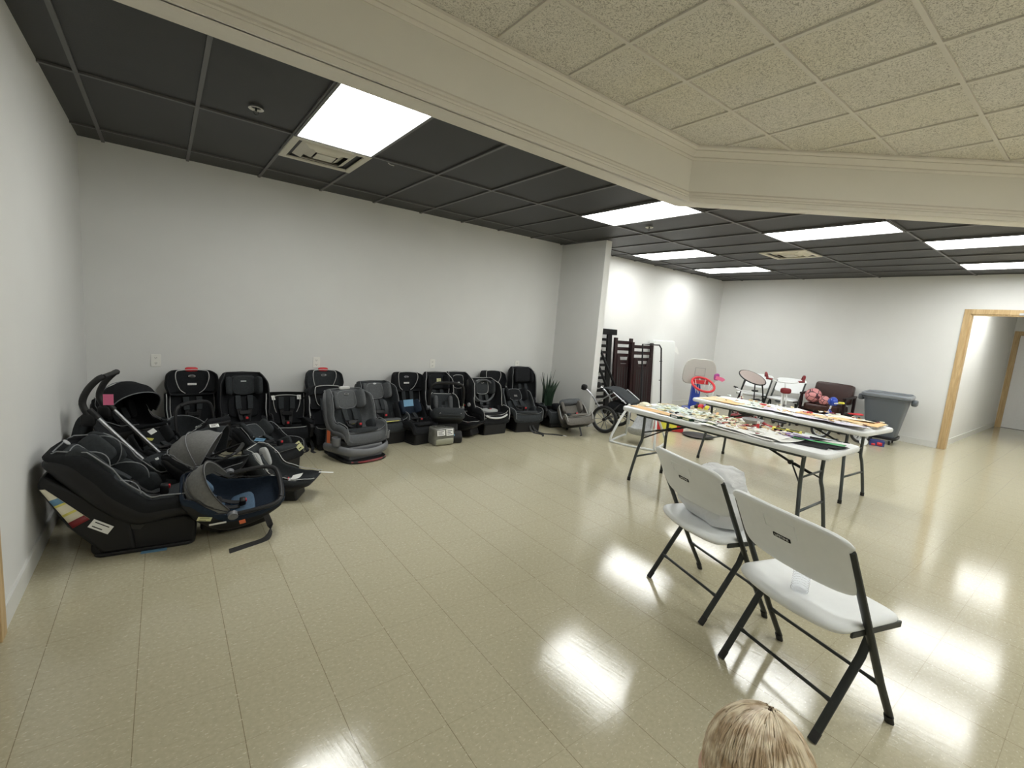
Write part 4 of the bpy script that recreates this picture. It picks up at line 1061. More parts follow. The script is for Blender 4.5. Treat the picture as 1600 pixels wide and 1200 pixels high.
# carriers at the front of the heap
t, pf = carrier('charcoal infant seat with two long white stickers on its hood, middle of the heap', (.36, 3.98, .04), R(-20), rot=(0, R(-8)), handle=None, cover='fab_char', insert='fab_char', pipe='pipe_dark', canopy=True, can_a=(70, 175), canmat='fab_char'); t.scale = (0.8,)*3
for a_, y_, w_, m_ in ((118, -.02, .14, 'paper'), (84, -.06, .13, 'paper')):
    a = R(a_); mx = Matrix.Translation((-.02+.342*math.cos(a), y_, .30+.342*math.sin(a))) @ Euler((0, R(90-a_), 0)).to_matrix().to_4x4() @ Matrix.Rotation(R(20), 4, 'Z')
    sticker(t, mx, w_*.55, w_, m_, 3)
t, pf = carrier('infant seat with pale grey head pad and papers, right end of the heap', (.68, 3.80, .0), R(-30), rot=(0, R(10)), handle=None, cover='fab_char', insert='fab_light', pipe='pipe_light'); t.scale = (0.78,)*3
sticker(t, upm(pt_frame(pf, .25, .06)), .16, .10, 'paper', 2, 'paper_sheet', 'white paper sheet', .01)
sticker(t, Matrix.Translation((.41, .06, .315)) @ Euler((0, R(-10), 0)).to_matrix().to_4x4(), .14, .03, 'paper', 0, 'paper_tag')
t, pf = carrier('black infant carrier with slate blue lining and orange square sticker, front of the heap', (.36, 3.36, .055), R(-4), rot=(R(26), R(-3)), handle=6, cover='fab_navy', insert='fab_blue', pipe='pipe_dark', canopy=True, can_a=(120, 170), canmat='fab_midgrey'); t.scale = (0.8,)*3
sticker(t, Matrix.Translation((.04, -.226, .205)) @ Euler((R(90), 0, 0)).to_matrix().to_4x4() @ Matrix.Rotation(R(8), 4, 'Z'), .042, .042, 'orange', 0, lab='orange square sticker')
sticker(t, Matrix.Translation((-.20, -.218, .30)) @ Euler((R(90), R(20), 0)).to_matrix().to_4x4(), .09, .04, 'paperlime', 2)
sticker(t, Matrix.Translation((-.12, -.226, .235)) @ Euler((R(90), 0, 0)).to_matrix().to_4x4(), .11, .018, 'paper', 0)
world_strap([(.50, 3.16, .15), (.53, 3.12, .05), (.49, 3.06, .010), (.38, 3.02, .007), (.29, 2.99, .008)], t, .035, 'strap', 'loose_buckle_strap', (0, .4, 1))
t, pf = carrier('grey hooded infant seat lying between the stickered hood and the blue lined carrier', (.24, 3.66, .16), R(-18), rot=(0, R(-5)), handle=20, cover='fab_black', insert='fab_midgrey', pipe='pipe_grey', canopy=True, can_a=(60, 150), canmat='fab_midgrey'); t.scale = (0.68,)*3
t, pf = convertible('black seat with a pale yellow card hanging at its edge, right rear of the heap', (.74, 4.48, 0), F+R(35), cover='fab_black', insert='fab_char', head='fab_char', pipe='pipe_grey', H=.42, W=.205, rec=.12); t.scale = (0.85,)*3
sticker(t, Matrix.Translation((.27, .13, .26)) @ Euler((R(90), R(-35), R(60))).to_matrix().to_4x4(), .06, .10, 'paperlime', 2, lab='pale yellow card')
sticker(t, Matrix.Translation((.0, -.12, .34)) @ Euler((R(20), 0, R(20))).to_matrix().to_4x4(), .10, .05, 'bluelabel', 1)

# folded stroller with aluminium tubes leaning in the corner
t = thing('folded_stroller', 'folded stroller with silver tubes, rubber handle and a pink tag against the left wall', 'stroller', (-.285, 4.38, 0), (0, 0, R(-12)), scale=(.95,)*3)
for s in (-.16, .16):
    tb = part('side_tube', MB().tube([(-.10, s, .66), (.26, s, .20)], .013, 10), MT['alu'], t, label='silver tube')
    part('tube_collar', MB().cyl((-.115, s, .68), (-.06, s, .61), .021, 12), MT['blackplastic'], tb)
    part('push_bar', MB().tube(smooth_path([(-.11, s, .62), (-.15, s, .72), (-.12, s, .82), (-.06, s, .90), (-.03, s*.9, .92)], 5), .022, 10), MT['rubber'], t)
    part('lower_tube', MB().tube([(-.20, s, .48), (.16, s, .10)], .010, 8), MT['blackmetal'], t)
    w = part('wheel', MB().lathe([(.055, -.014), (.075, -.012), (.082, 0), (.075, .012), (.055, .014)], 24, Matrix.Translation((.24, s*1.15, .085)) @ Matrix.Rotation(R(90), 4, 'X')), MT['rubber'], t)
    part('hub', MB().cyl((.24, s*1.15-.018, .085), (.24, s*1.15+.018, .085), .022, 12), MT['wheelgrey'], w)
    w = part('wheel', MB().lathe([(.055, -.014), (.075, -.012), (.082, 0), (.075, .012), (.055, .014)], 24, Matrix.Translation((-.12, s*1.15, .085)) @ Matrix.Rotation(R(90), 4, 'X')), MT['rubber'], t)
    part('hub', MB().cyl((-.12, s*1.15-.018, .085), (-.12, s*1.15+.018, .085), .022, 12), MT['wheelgrey'], w)
    part('joint', MB().pill((-.12, s, .60), (.09, .05, .10), .6), MT['blackplastic'], t)
part('push_bar', MB().tube([(-.03, -.15, .92), (-.03, .15, .92)], .018, 10), MT['rubber'], t)
part('seat_sling', MB().rings([[(x, -.15, z), (x, .15, z), (x+.03, .15, z-.03), (x+.03, -.15, z-.03)] for x, z in ((-.16, .60), (-.05, .42), (.06, .30), (.20, .20))]), MT['fab_black'], t, sub=1)
part('fabric_pocket', MB().pill((-.22, 0, .42), (.06, .30, .40), .5, .5, rot=(0, R(12), 0)), MT['fab_char'], t)
part('hang_tag', MB().box((-.02, -.20, .72), (.04, -.197, .80)), MT['pink'], t, smooth=False, label='pink hang tag')
part('axle', MB().tube([(.24, -.2, .085), (.24, .2, .085)], .007, 6).tube([(-.12, -.2, .085), (-.12, .2, .085)], .007, 6).tube([(.24, .16, .085), (.24, .16, .22)], .008, 6).tube([(.24, -.16, .085), (.24, -.16, .22)], .008, 6).tube([(-.12, -.16, .085), (-.12, -.16, .40)], .008, 6).tube([(-.12, .16, .085), (-.12, .16, .40)], .008, 6), MT['blackmetal'], t)
t, pf = carrier('infant seat with layered black hood standing upright in the left corner', (-.24, 5.22, .0), F+R(30), rot=(0, 0), base=True, handle=None, cover='fab_black', insert='fab_black', pipe='pipe_grey', canopy=True, can_a=(50, 160), canmat='fab_black'); t.scale = (.95,)*3
# ------------------------------------------------------------------ plant, stroller, crib parts, mattress, hoop
t = thing('snake_plant', 'potted snake plant with upright dark leaves beside the partition', 'plant', (4.83, 5.42, 0))
part('pot', MB().lathe([(.001, 0), (.085, 0), (.11, .20), (.118, .21), (.118, .235), (.105, .235), (.10, .215)], 24).lathe([(.001, .205), (.101, .21)], 24), MT['blackplastic'], t)
rnd = random.Random(5)
for k in range(17):
    a = rnd.random()*6.28; r = .02+.06*rnd.random(); h = .34+.26*rnd.random(); lean = .02+.15*rnd.random(); w = .020+.010*rnd.random(); tw = rnd.random()*3
    x0, y0 = r*math.cos(a), r*math.sin(a); rings = []
    for i in range(9):
        f = i/8; ww = w*(1-.15*math.cos(f*6))*(1-f**3.5)+.0008; ax = tw+f*.8
        c = Vector((x0+lean*f*f*math.cos(a), y0+lean*f*f*math.sin(a), .20+h*f)); s = Vector((math.cos(ax), math.sin(ax), 0)); n = Vector((-s.y, s.x, 0))
        rings.append([c-s*ww, c-n*.004*(1-f)-n*.0015, c+s*ww, c+n*.008*(1-f)+n*.001])
    part('leaf', MB().rings(rings), MT['leaf'], t)

def spoked_wheel(par, c, ax, r, w=.02, rim='wheelgrey', n=10, nm='wheel'):
    """wheel with axis direction ax (horizontal vector)"""
    ax = Vector(ax).normalized(); u = Vector((0, 0, 1)); v = ax.cross(u); c = Vector(c)
    cir = lambda rr, off=0, k=32: [c+ax*off+u*rr*math.cos(2*math.pi*i/k)+v*rr*math.sin(2*math.pi*i/k) for i in range(k)]
    o = part(nm, MB().tube(cir(r-w), w, 8, loop=True), MT['rubber'], par)
    g = MB().tube(cir(r-2*w-.004), .008, 6, loop=True)
    for i in range(n):
        a = 2*math.pi*i/n; d = u*math.cos(a)+v*math.sin(a); d2 = u*math.cos(a+.25)+v*math.sin(a+.25)
        g.tube([c+d*.02, c+d2*(r-2*w-.004)], .005, 5)
    part('rim', g, MT[rim], o)
    part('hub', MB().cyl(c-ax*.03, c+ax*.03, .022, 14), MT['blackplastic'], o)
    return o
t = thing('jogging_stroller', 'folded stroller with dark fabric seat and spoked wheels beside the partition end', 'stroller', (5.36, 4.52, 0), (0, 0, R(19)))
ax = (1, 0, 0)
spoked_wheel(t, (-.32, -.02, .20), ax, .20, .022); spoked_wheel(t, (.33, .02, .20), ax, .20, .022)
spoked_wheel(t, (.36, -.32, .09), ax, .085, .02, n=5)
part('axle', MB().tube([(-.32, -.02, .20), (.33, .02, .20)], .010, 8).tube([(.36, -.32, .09), (.33, .0, .20)], .010, 8), MT['blackmetal'], t)
for s in (-1, 1):
    part('side_tube', MB().tube(smooth_path([(s*.27, -.02, .20), (s*.27, .10, .36), (s*.27, .24, .52), (s*.26, .36, .60)], 4), .012, 8), MT['alu'], t, label='silver tube')
    part('side_tube', MB().tube([(s*.28, .14, .42), (s*.28, -.10, .60), (s*.28, -.30, .47)], .010, 8), MT['alu'], t)
    part('joint', MB().pill((s*.26, .37, .61), (.07, .09, .09), .7), MT['blackplastic'], t)
part('handlebar', MB().tube(smooth_path([(.26, .36, .60), (.20, .43, .58), (-.20, .43, .58), (-.26, .36, .60)], 4), .016, 8), MT['rubber'], t)
g = MB().rings([[(-.26, y, z), (.26, y, z), (.26, y+.01, z-.025), (-.26, y+.01, z-.025)] for y, z in ((.20, .60), (.10, .655), (-.06, .64), (-.18, .56), (-.30, .50), (-.34, .46), (-.32, .42))])
part('seat_fabric', g, MT['fab_char'], t, sub=1)
part('leg_fabric', MB().pill((0, -.14, .38), (.48, .30, .16), .5, .4), MT['fab_black'], t)
part('frame_bar', MB().tube([(-.29, -.21, .44), (.29, -.21, .44)], .010, 8).tube([(-.29, -.21, .44), (-.30, -.02, .22)], .009, 8).tube([(.29, -.21, .44), (.30, .0, .22)], .009, 8), MT['blackmetal'], t)
part('hook_light', MB().pill((-.262, -.24, .50), (.01, .05, .03), 1), MT['badge'], t)
part('strap_tail', MB().ribbon(smooth_path([(.36, -.32, .10), (.44, -.40, .03), (.55, -.42, .006), (.66, -.36, .005)], 4), .03, .004, (.3, 1, 0)), MT['strap'], t)

# crib rail standing on end behind the partition
t = thing('crib_rail', 'black slatted crib side standing on end, partly hidden by the partition', 'crib side', (6.02, 5.46, 0), (R(-4), 0, 0))
part('post', MB().box((.22, -.02, 0), (.33, .02, 1.43)), MT['blackwood'], t, bevel=.004)
part('post', MB().box((-.36, -.02, 0), (-.27, .02, 1.43)), MT['blackwood'], t, bevel=.004)
part('top_bar', MB().box((-.42, -.026, 1.40), (.45, .026, 1.50)), MT['blackwood'], t, bevel=.004)
for k in range(11):
    z = .17+k*.112
    part('slat', MB().box((-.27, -.009, z), (.22, .009, z+.048)), MT['blackwood'], t, bevel=.002)
t = thing('bed_rail', 'narrow black rail leaning diagonally in front of the slatted crib side', 'bed rail', (6.25, 5.15, 0))
g = MB().tube([(-.42, .16, 1.14), (.14, -.12, .01)], .022, 6).tube([(-.58, .16, 1.10), (-.10, -.12, .01)], .022, 6)
part('side_bar', g, MT['blackwood'], t)
part('cross_bar', MB().tube([(-.52, .13, .98), (-.36, .13, .98)], .014, 6), MT['blackwood'], t)
part('cross_bar', MB().tube([(-.30, -.01, .45), (-.09, -.01, .45)], .014, 6), MT['blackwood'], t)
def crib_end(label, x, y, w, h, lean, mt, arch=True, slats=True, rz=0):
    t = thing('crib_end_panel', label, 'crib panel', (x, y, 0), (R(-lean), 0, R(rz)), 'dark brown crib ends against the back wall')
    for s in (-1, 1):
        part('post', MB().box((s*w/2-.035, -.022, 0), (s*w/2+.035, .022, h)), MT[mt], t, bevel=.004)
    if slats:
        for k in range(4): part('cross_slat', MB().box((-w/2+.035, -.008, h-.11-k*.115), (w/2-.035, .008, h-.05-k*.115)), MT[mt], t, bevel=.002)
    poly = [(-w/2+.03, .10), (w/2-.03, .10), (w/2-.03, h*.78), (w*.28, h*.78), (w*.20, h*.66), (-w*.20, h*.66), (-w*.28, h*.78), (-w/2+.03, h*.78)] if arch else [(-w/2+.03, .10), (w/2-.03, .10), (w/2-.03, h*.9), (-w/2+.03, h*.9)]
    pn = part('panel', MB().prism(poly, -.034, -.014, 'y'), MT[mt], t, bevel=.006)
    g = MB()
    for x_ in (-.16, -.10, -.04, .04, .10, .16): g.box((x_-.009, -.037, .14), (x_+.009, -.0335, h*.62))
    part('grooves', g, MT['dark'], pn, smooth=False)
    return t
crib_end('reddish brown crib end at the left of the leaning crib parts', 6.66, 5.44, .42, 1.36, 4, 'espresso', True, True)
crib_end('dark brown crib end with horizontal slats behind a thin black frame', 7.10, 5.36, .56, 1.30, 4, 'espresso', True, True)
t = thing('metal_bed_end', 'thin black metal frame leaning between the crib ends and the mattress', 'bed frame', (7.16, 5.20, 0), (R(-6), 0, R(0)))
part('side_tube', MB().tube([(-.20, 0, 0), (-.20, 0, 1.28), (.30, 0, 1.28), (.36, 0, 1.22), (.40, 0, 0)], .014, 8), MT['blackmetal'], t)
for z in (.2, .62, .98):
    part('rung', MB().tube([(.32, 0, z), (.40, 0, z)], .007, 6), MT['blackmetal'], t)
part('bottom_bar', MB().tube([(-.2, 0, .05), (.40, 0, .05)], .012, 8), MT['blackmetal'], t)
t = thing('crib_mattress', 'white crib mattress standing on end against the back wall', 'mattress', (7.93, 5.50, 0), (R(-4.5), 0, R(2)))
part('mattress_body', MB().pill((0, 0, .685), (.72, .135, 1.36), .12, .12, nu=40, nv=20), MT['mattress'], t)
part('paper_label', MB().rings([[(.33+.05*i, -.07-.01*math.sin(i*1.5), 1.15-.02*i), (.36+.05*i, -.07-.012*math.sin(i*1.5), 1.27-.05*i)] for i in range(4)], closed=False, cap=False), MT['paper'], t)

# toddler basketball hoop
t = thing('toy_basketball_hoop', 'toddler basketball hoop with grey board, red rim and blue post', 'toy hoop', (8.35, 4.98, 0), (0, 0, R(-130)))
part('base', MB().pill((-.10, 0, .05), (.34, .40, .10), .35), MT['blue'], t)
part('post', MB().rings([[(-.16-.0*z, -w, z), (-.04, -w, z), (-.04, w, z), (-.16, w, z)] for z, w in ((.05, .10), (.3, .085), (.62, .075))]), MT['blue'], t, bevel=.02)
bd = MB().prism(smooth_path([(a, b, 0) for a, b in ((-.29, -.22), (0, -.25), (.29, -.22), (.30, .05), (.22, .22), (0, .25), (-.22, .22), (-.30, .05))], 4, True) and [(q.x, q.y) for q in smooth_path([(a, b, 0) for a, b in ((-.29, -.22), (0, -.245), (.29, -.22), (.31, .05), (.22, .22), (0, .25), (-.22, .22), (-.31, .05))], 4, True)], -.02, .02, 'x')
part('backboard', bd, mat('grey_backboard_plastic', (.46, .45, .42), .45), t, bevel=.012, mx=Matrix.Translation((0, 0, .82)))
g = MB()
for a, b, c, d in ((-.10, -.085, .10, -.075), (-.10, .065, .10, .075), (-.10, -.075, -.09, .065), (.09, -.075, .10, .065)): g.box((.018, a, .82+b), (.026, c, .82+d))
part('target_square', g, mat('dark_grey_print', (.30, .30, .29), .5), t.children[-1], smooth=False)
part('rim', MB().tube([(.27+.23*math.cos(i*math.pi/14), .20*math.sin(i*math.pi/14), .60-.11*math.cos(i*math.pi/14)) for i in range(28)], .022, 8, loop=True).box((-.02, -.15, .59), (.10, .15, .66)), MT['red'], t)
g = MB()
for i in range(10):
    a = 2*math.pi*i/10; g.tube([(.24+.18*math.cos(a), .165*math.sin(a), .60-.1*math.cos(a)), (.24+.11*math.cos(a+.3), .10*math.sin(a+.3), .42)], .003, 4); g.tube([(.24+.18*math.cos(a), .165*math.sin(a), .60-.1*math.cos(a)), (.24+.11*math.cos(a-.3), .10*math.sin(a-.3), .42)], .003, 4)
part('net', g, MT['paper'], t)
t = thing('toy_windmill', 'small pink and magenta toy on a stick behind the hoop', 'toy', (8.62, 4.80, 0), (0, 0, R(-140)))
part('stick', MB().tube([(0, 0, 0), (0, 0, .66)], .012, 8), MT['plastic_white'], t)
part('toy_head', MB().pill((.0, .0, .74), (.13, .13, .14), .5, rot=(0, 0, .4)), mat('magenta_plastic', (.36, .05, .25), .4), t)
part('streamer', MB().ribbon(smooth_path([(.05, -.06, .74), (.09, .10, .71), (.10, .14, .68)], 4), .07, .01, (0, .5, 1)), MT['pink'], t)
part('foot', MB().lathe([(.001, 0), (.12, 0), (.11, .02), (.02, .03)], 20), MT['pink'], t)

# ------------------------------------------------------------------ along the right wall
folding_chair('white folding chair against the right wall, behind the oval padded stool', (9.44, 4.43, 0), R(184))
folding_chair('white folding chair against the right wall, behind the red handled tricycle', (9.42, 3.83, 0), R(180))
t = thing('padded_stool', 'oval beige padded stool seat tipped up on black tubular legs', 'stool', (9.02, 4.28, 0), (0, 0, R(180)))
fr = Matrix.Translation((.0, .0, .80)) @ Euler((R(-24), R(22), 0)).to_matrix().to_4x4()
part('seat_pad', MB().pill((0, 0, 0), (.34, .50, .045), 1.0, 1.0, nu=28), mat('beige_padded_vinyl', (.40, .33, .30), .5), t, mx=fr)
part('seat_rim', MB().tube([fr @ Vector((.172*math.cos(i*math.pi/14), .252*math.sin(i*math.pi/14), -.006)) for i in range(28)], .012, 8, loop=True), MT['blackmetal'], t)
part('leg', MB().tube(smooth_path([(.05, .22, .70), (.02, .24, .55), (-.05, .22, .40), (-.02, .18, .20), (.0, .16, .0)], 4), .013, 8), MT['blackmetal'], t)
part('leg', MB().tube([(-.02, -.10, .84), (.02, -.20, .40), (.04, -.28, .0)], .011, 8), MT['blackmetal'], t)
part('leg', MB().tube([(-.08, .02, .82), (-.20, .02, .0)], .011, 8), MT['blackmetal'], t)

def rounded_pad(c, d, m, par, nm, rot=None): return part(nm, MB().pill(c, d, .3, .3, rot=rot, nu=28, nv=14), MT[m], par)
t = thing('leather_armchair', 'dark brown leather armchair with wooden arms against the right wall', 'armchair', (9.64, 3.19, 0), (0, 0, R(180)))
for i in range(3):
    pass
part('backrest', lumpy(MB().pill((-.26, 0, .66), (.12, .62, .36), .22, .25, rot=(0, R(-10), 0), nu=32, nv=16), .006, 6), MT['leather'], t)
part('seat', lumpy(MB().pill((.02, 0, .40), (.56, .58, .13), .3, .3, nu=32, nv=12), .006, 6), MT['leather'], t)
for s in (-1, 1):
    part('armrest', MB().prism([(.27, .60), (.27, .635), (-.28, .66), (-.28, .62)], s*.31, s*.37), MT['espresso'], t, bevel=.01)
    part('leg', MB().box((.20, s*.32, 0), (.255, s*.36, .60)), MT['espresso'], t, bevel=.006) if s > 0 else part('leg', MB().box((.20, -.36, 0), (.255, -.32, .60)), MT['espresso'], t, bevel=.006)
    part('leg', MB().box((-.28, min(s*.32, s*.36), 0), (-.225, max(s*.32, s*.36), .62)), MT['espresso'], t, bevel=.006)
    part('side_rail', MB().box((-.24, min(s*.325, s*.355), .28), (.22, max(s*.325, s*.355), .36)), MT['espresso'], t, bevel=.006)
part('front_rail', MB().box((.215, -.32, .27), (.245, .32, .345)), MT['espresso'], t, bevel=.005)
# balance bike with white bars
def kid_bike(label, loc, rz, frame, saddle, grips, r=.15, hb=.56, sd=.42, bar='plastic_white', cat='child bike', name='child_bike', train=False, wid=.20, pend=None):
    t = thing(name, label, cat, loc, (0, 0, rz))
    spoked_wheel(t, (.30, 0, r), (0, 1, 0), r, .02, 'badge'); spoked_wheel(t, (-.26, 0, r), (0, 1, 0), r, .02, 'badge')
    part('frame', MB().tube(smooth_path([(.22, 0, hb-.14), (.08, 0, .28), (-.08, 0, .24), (-.26, 0, r)], 4), .022, 8).tube([(-.05, 0, .24), (-.16, 0, sd-.04)], .016, 8), MT[frame], t)
    for s in (-1, 1):
        part('fork', MB().tube([(.30, s*.045, r), (.24, s*.03, hb-.16), (.22, 0, hb-.10)], .011, 8), MT[frame], t)
    part('stem', MB().tube([(.235, 0, hb-.16), (.20, 0, hb)], .013, 8), MT[bar], t)
    h = part('handlebar', MB().tube(smooth_path([(.15, -wid, hb+.03), (.20, -wid*.45, hb), (.20, wid*.45, hb), (.15, wid, hb+.03)], 4), .011, 8), MT[bar], t)
    for s in (-1, 1): part('grip', MB().tube([(.165, s*(wid-.04), hb+.026), (.13, s*(wid+.06), hb+.036)], .017, 8), MT[grips], h)
    part('saddle', MB().rings([[( -.26, -.055, sd), (-.26, .055, sd), (-.26, .055, sd+.04), (-.26, -.055, sd+.04)], [(-.15, -.045, sd), (-.15, .045, sd), (-.15, .045, sd+.035), (-.15, -.045, sd+.035)], [(-.02, -.015, sd+.004), (-.02, .015, sd+.004), (-.02, .015, sd+.03), (-.02, -.015, sd+.03)]]), MT[saddle], t, sub=2)
    if train:
        for s in (-1, 1):
            w = part('training_wheel', MB().cyl((-.26, s*.13, .055), (-.26, s*.16, .055), .055, 16), MT['plastic_white'], t)
            part('bracket', MB().tube([(-.26, s*.13, .055), (-.26, s*.03, .15)], .007, 6), MT['blackmetal'], w)
    return t
kid_bike('small bike with white handlebar and black grips behind the farther table', (8.65, 4.10, 0), R(165), 'darkred', 'blackplastic', 'rubber', hb=.58, sd=.40)
t = kid_bike('child bike with red hooked grips and a dark red front bag beside the folding chair', (8.86, 3.66, 0), R(215), 'plastic_white', 'rubber', 'darkred', r=.15, hb=.82, sd=.42, wid=.24)
part('front_bag', MB().pill((.29, .0, .68), (.08, .17, .10), .6), MT['darkred'], t, label='dark red front bag')
for s in (-1, 1): part('hooked_grip', MB().tube(smooth_path([(.13, s*.28, .86), (.10, s*.30, .93), (.05, s*.30, .94), (.02, s*.29, .88)], 4), .022, 8), MT['darkred'], t)
t = kid_bike('small blue child bike with red saddle in front of the leather armchair', (8.78, 2.62, 0), R(125), 'blue', 'red', 'yellow', r=.15, hb=.60, sd=.44, train=True)
part('front_pad', lumpy(MB().pill((.20, .0, .62), (.12, .20, .14), .8), .02, 14), MT['blue'], t)
m, N, L, b = new_mat('pink_ball_with_black_seams')
tcn = N.new('ShaderNodeTexCoord'); vo = N.new('ShaderNodeTexVoronoi'); vo.feature = 'DISTANCE_TO_EDGE'; vo.inputs['Scale'].default_value = 11
cr = N.new('ShaderNodeValToRGB'); cr.color_ramp.elements[0].position = .03; cr.color_ramp.elements[1].position = .07; cr.color_ramp.elements[0].color = (.05, .01, .02, 1); cr.color_ramp.elements[1].color = (.72, .30, .30, 1)
L.new(tcn.outputs['Object'], vo.inputs['Vector']); L.new(vo.outputs['Distance'], cr.inputs[0]); L.new(cr.outputs[0], b.inputs['Base Color']); b.inputs['Roughness'].default_value = .4
t = thing('toy_ball_pair', 'pink ball with dark net pattern on the seat of the leather armchair', 'ball', (9.47, 3.36, .455))
part('ball', MB().pill((0, 0, .14), (.27, .27, .27), 1, 1, nu=24, nv=16), m, t)
t = thing('toy_ball', 'smaller pink ball tucked below the netted ball on the armchair', 'ball', (9.42, 3.16, .455))
part('ball', MB().pill((0, 0, .085), (.17, .17, .17), 1, 1, nu=24, nv=16), m, t)

# waste bin on a dolly
t = thing('waste_bin', 'large grey waste bin on a wheeled dolly near the oak doorway', 'waste bin', (9.50, 2.29, 0), (0, 0, R(6)))
def sq(w, e=.35, n=40): return [(w*math.copysign(abs(math.cos(2*math.pi*i/n))**e, math.cos(2*math.pi*i/n)), w*math.copysign(abs(math.sin(2*math.pi*i/n))**e, math.sin(2*math.pi*i/n))) for i in range(n)]
part('bin_body', MB().rings([[(x, y, z) for x, y in sq(w)] for w, z in ((.20, .13), (.285, .72), (.30, .72), (.305, .76), (.27, .765), (.19, .16))]), MT['cangrey'], t, auto=30)
part('lid', MB().rings([[(x, y, z) for x, y in sq(w)] for w, z in ((.31, .745), (.325, .76), (.32, .785), (.29, .80), (.10, .805))]), MT['cangrey'], t, auto=30)
g = lumpy(MB().rings([[(x, y, z) for x, y in sq(w)] for w, z in ((.325, .775), (.328, .80), (.30, .825), (.29, .80))], True, False), .010, 12)
part('bin_liner', g, mat('grey_film_liner', (.22, .24, .26), .3), t)
for s in (-1, 1): part('side_handle', MB().pill((.0, s*.345, .71), (.20, .08, .10), .5), MT['cangrey'], t)
part('dolly', MB().rings([[(x, y, z) for x, y in sq(.23)] for z in (.085, .13)]), MT['blackplastic'], t, bevel=.01)
for a in (45, 135, 225, 315):
    x, y = .20*math.cos(R(a)), .20*math.sin(R(a))
    w = part('caster', MB().cyl((x, y-.012, .035), (x, y+.012, .035), .035, 16), MT['rubber'], t)
    part('caster_fork', MB().box((x-.02, y-.02, .04), (x+.02, y+.02, .09)), MT['alu'], w, bevel=.004)
t = thing('toy_box', 'small dark blue and red printed box on the floor beside the waste bin', 'box', (9.06, 2.22, 0), (0, 0, R(20)), scale=(.72,)*3)
part('carton', MB().box((-.10, -.13, 0), (.10, .13, .12)), mat('dark_blue_carton', (.03, .04, .16), .5), t, bevel=.004)
part('printed_patch', lumpy(MB().box((-.104, -.09, .02), (-.100, .0, .09)).box((-.104, .03, .01), (-.1, .10, .05)), .004, 9), MT['red'], t)

# baby swing under the near table, and floor toys
t = thing('baby_swing', 'baby swing with pale grey tube frame and grey seat under the nearer table', 'baby swing', (5.14, 3.82, 0), (0, 0, R(200)), scale=(.78,)*3)
for s in (-1, 1):
    part('side_frame', MB().tube(smooth_path([(.0, s*.24, .60), (.16, s*.30, .42), (.33, s*.36, .16), (.38, s*.38, .03), (.30, s*.38, .014), (.0, s*.38, .014), (-.30, s*.37, .014), (-.36, s*.36, .03), (-.26, s*.32, .22), (-.10, s*.26, .46), (.0, s*.24, .60)], 4), .020, 8), MT['swingwhite'], t, label='pale grey bent tube')
    part('hub', MB().pill((0, s*.24, .60), (.09, .05, .09), .8), MT['swingwhite'], t)
    part('swing_arm', MB().tube([(0, s*.22, .58), (.05, s*.19, .30)], .010, 8), MT['alu'], t)
part('floor_bar', MB().tube(smooth_path([(.38, -.38, .014), (.42, -.2, .014), (.43, 0, .014), (.42, .2, .014), (.38, .38, .014)], 4), .020, 8), MT['swingwhite'], t)
ps = Prof([(.28, .30), (.20, .22), (.05, .17), (-.10, .20), (-.20, .32), (-.26, .46)], [(0, 80.), (.5, 80.), (1, 40.)], [(0, .12), (.5, .17), (1, .13)], [(0, .02), (.4, .09), (.8, .08), (1, .01)])
part('seat', bucket(ps, 0, -.04, .02), MT['swingcloth'], t, sub=1)
t = thing('toy_crate', 'red toy crate with a yellow front on the floor beneath the nearer table', 'toy box', (6.36, 4.20, 0), (0, 0, R(35)))
part('crate', MB().box((-.13, -.22, 0), (.13, .22, .24)), MT['red'], t, bevel=.01)
part('front_patch', MB().pill((-.13, .0, .12), (.02, .24, .20), .4), MT['yellow'], t)
t = thing('floor_tray', 'round black tray on the floor under the farther table', 'tray', (6.42, 3.72, 0))
part('dish', MB().lathe([(.001, .0), (.20, .0), (.23, .02), (.225, .022), (.19, .008), (.001, .008)], 32), MT['blackplastic'], t)
t = kid_bike('dark red tricycle lying among the toys under the farther table', (7.15, 3.05, 0), R(80), 'darkred', 'blackplastic', 'pink', r=.13, hb=.46, sd=.34, train=True)
t = thing('toy_car', 'low dark red ride-on toy behind the farther table', 'ride-on toy', (7.75, 3.75, 0), (0, 0, R(70)))
part('toy_body', lumpy(MB().pill((0, 0, .17), (.45, .20, .15), .5, .5), .015, 9), MT['darkred'], t)
part('seat', MB().pill((-.08, 0, .30), (.24, .20, .08), .6), MT['blackplastic'], t)
for x in (-.18, .18):
    for s in (-1, 1): part('wheel', MB().cyl((x, s*.11, .09), (x, s*.16, .09), .09, 18), MT['rubber'], t)
part('steering_bar', MB().tube([(.16, 0, .26), (.12, 0, .42)], .012, 8).tube([(.12, -.10, .42), (.12, .10, .42)], .012, 8), MT['plastic_white'], t)
t = thing('toy_basket', 'pale toy basket with coloured toys behind the farther table', 'basket', (7.55, 4.35, 0), (0, 0, R(20)))
part('basket', MB().rings([[(x, y, z) for x, y in sq(w, .5, 28)] for w, z in ((.15, 0), (.20, .26), (.19, .26), (.14, .02))]), MT['cream'], t)
rnd = random.Random(11)
for k in range(9):
    a = rnd.random()*6.28; part('toy_block', MB().pill((.11*math.cos(a), .11*math.sin(a), .26+.03*rnd.random()), (.09, .06, .07), .6, rot=(a, a*2, 0)), MT[rnd.choice(['pink', 'red', 'teal', 'yellow', 'purple', 'blackplastic'])], t)

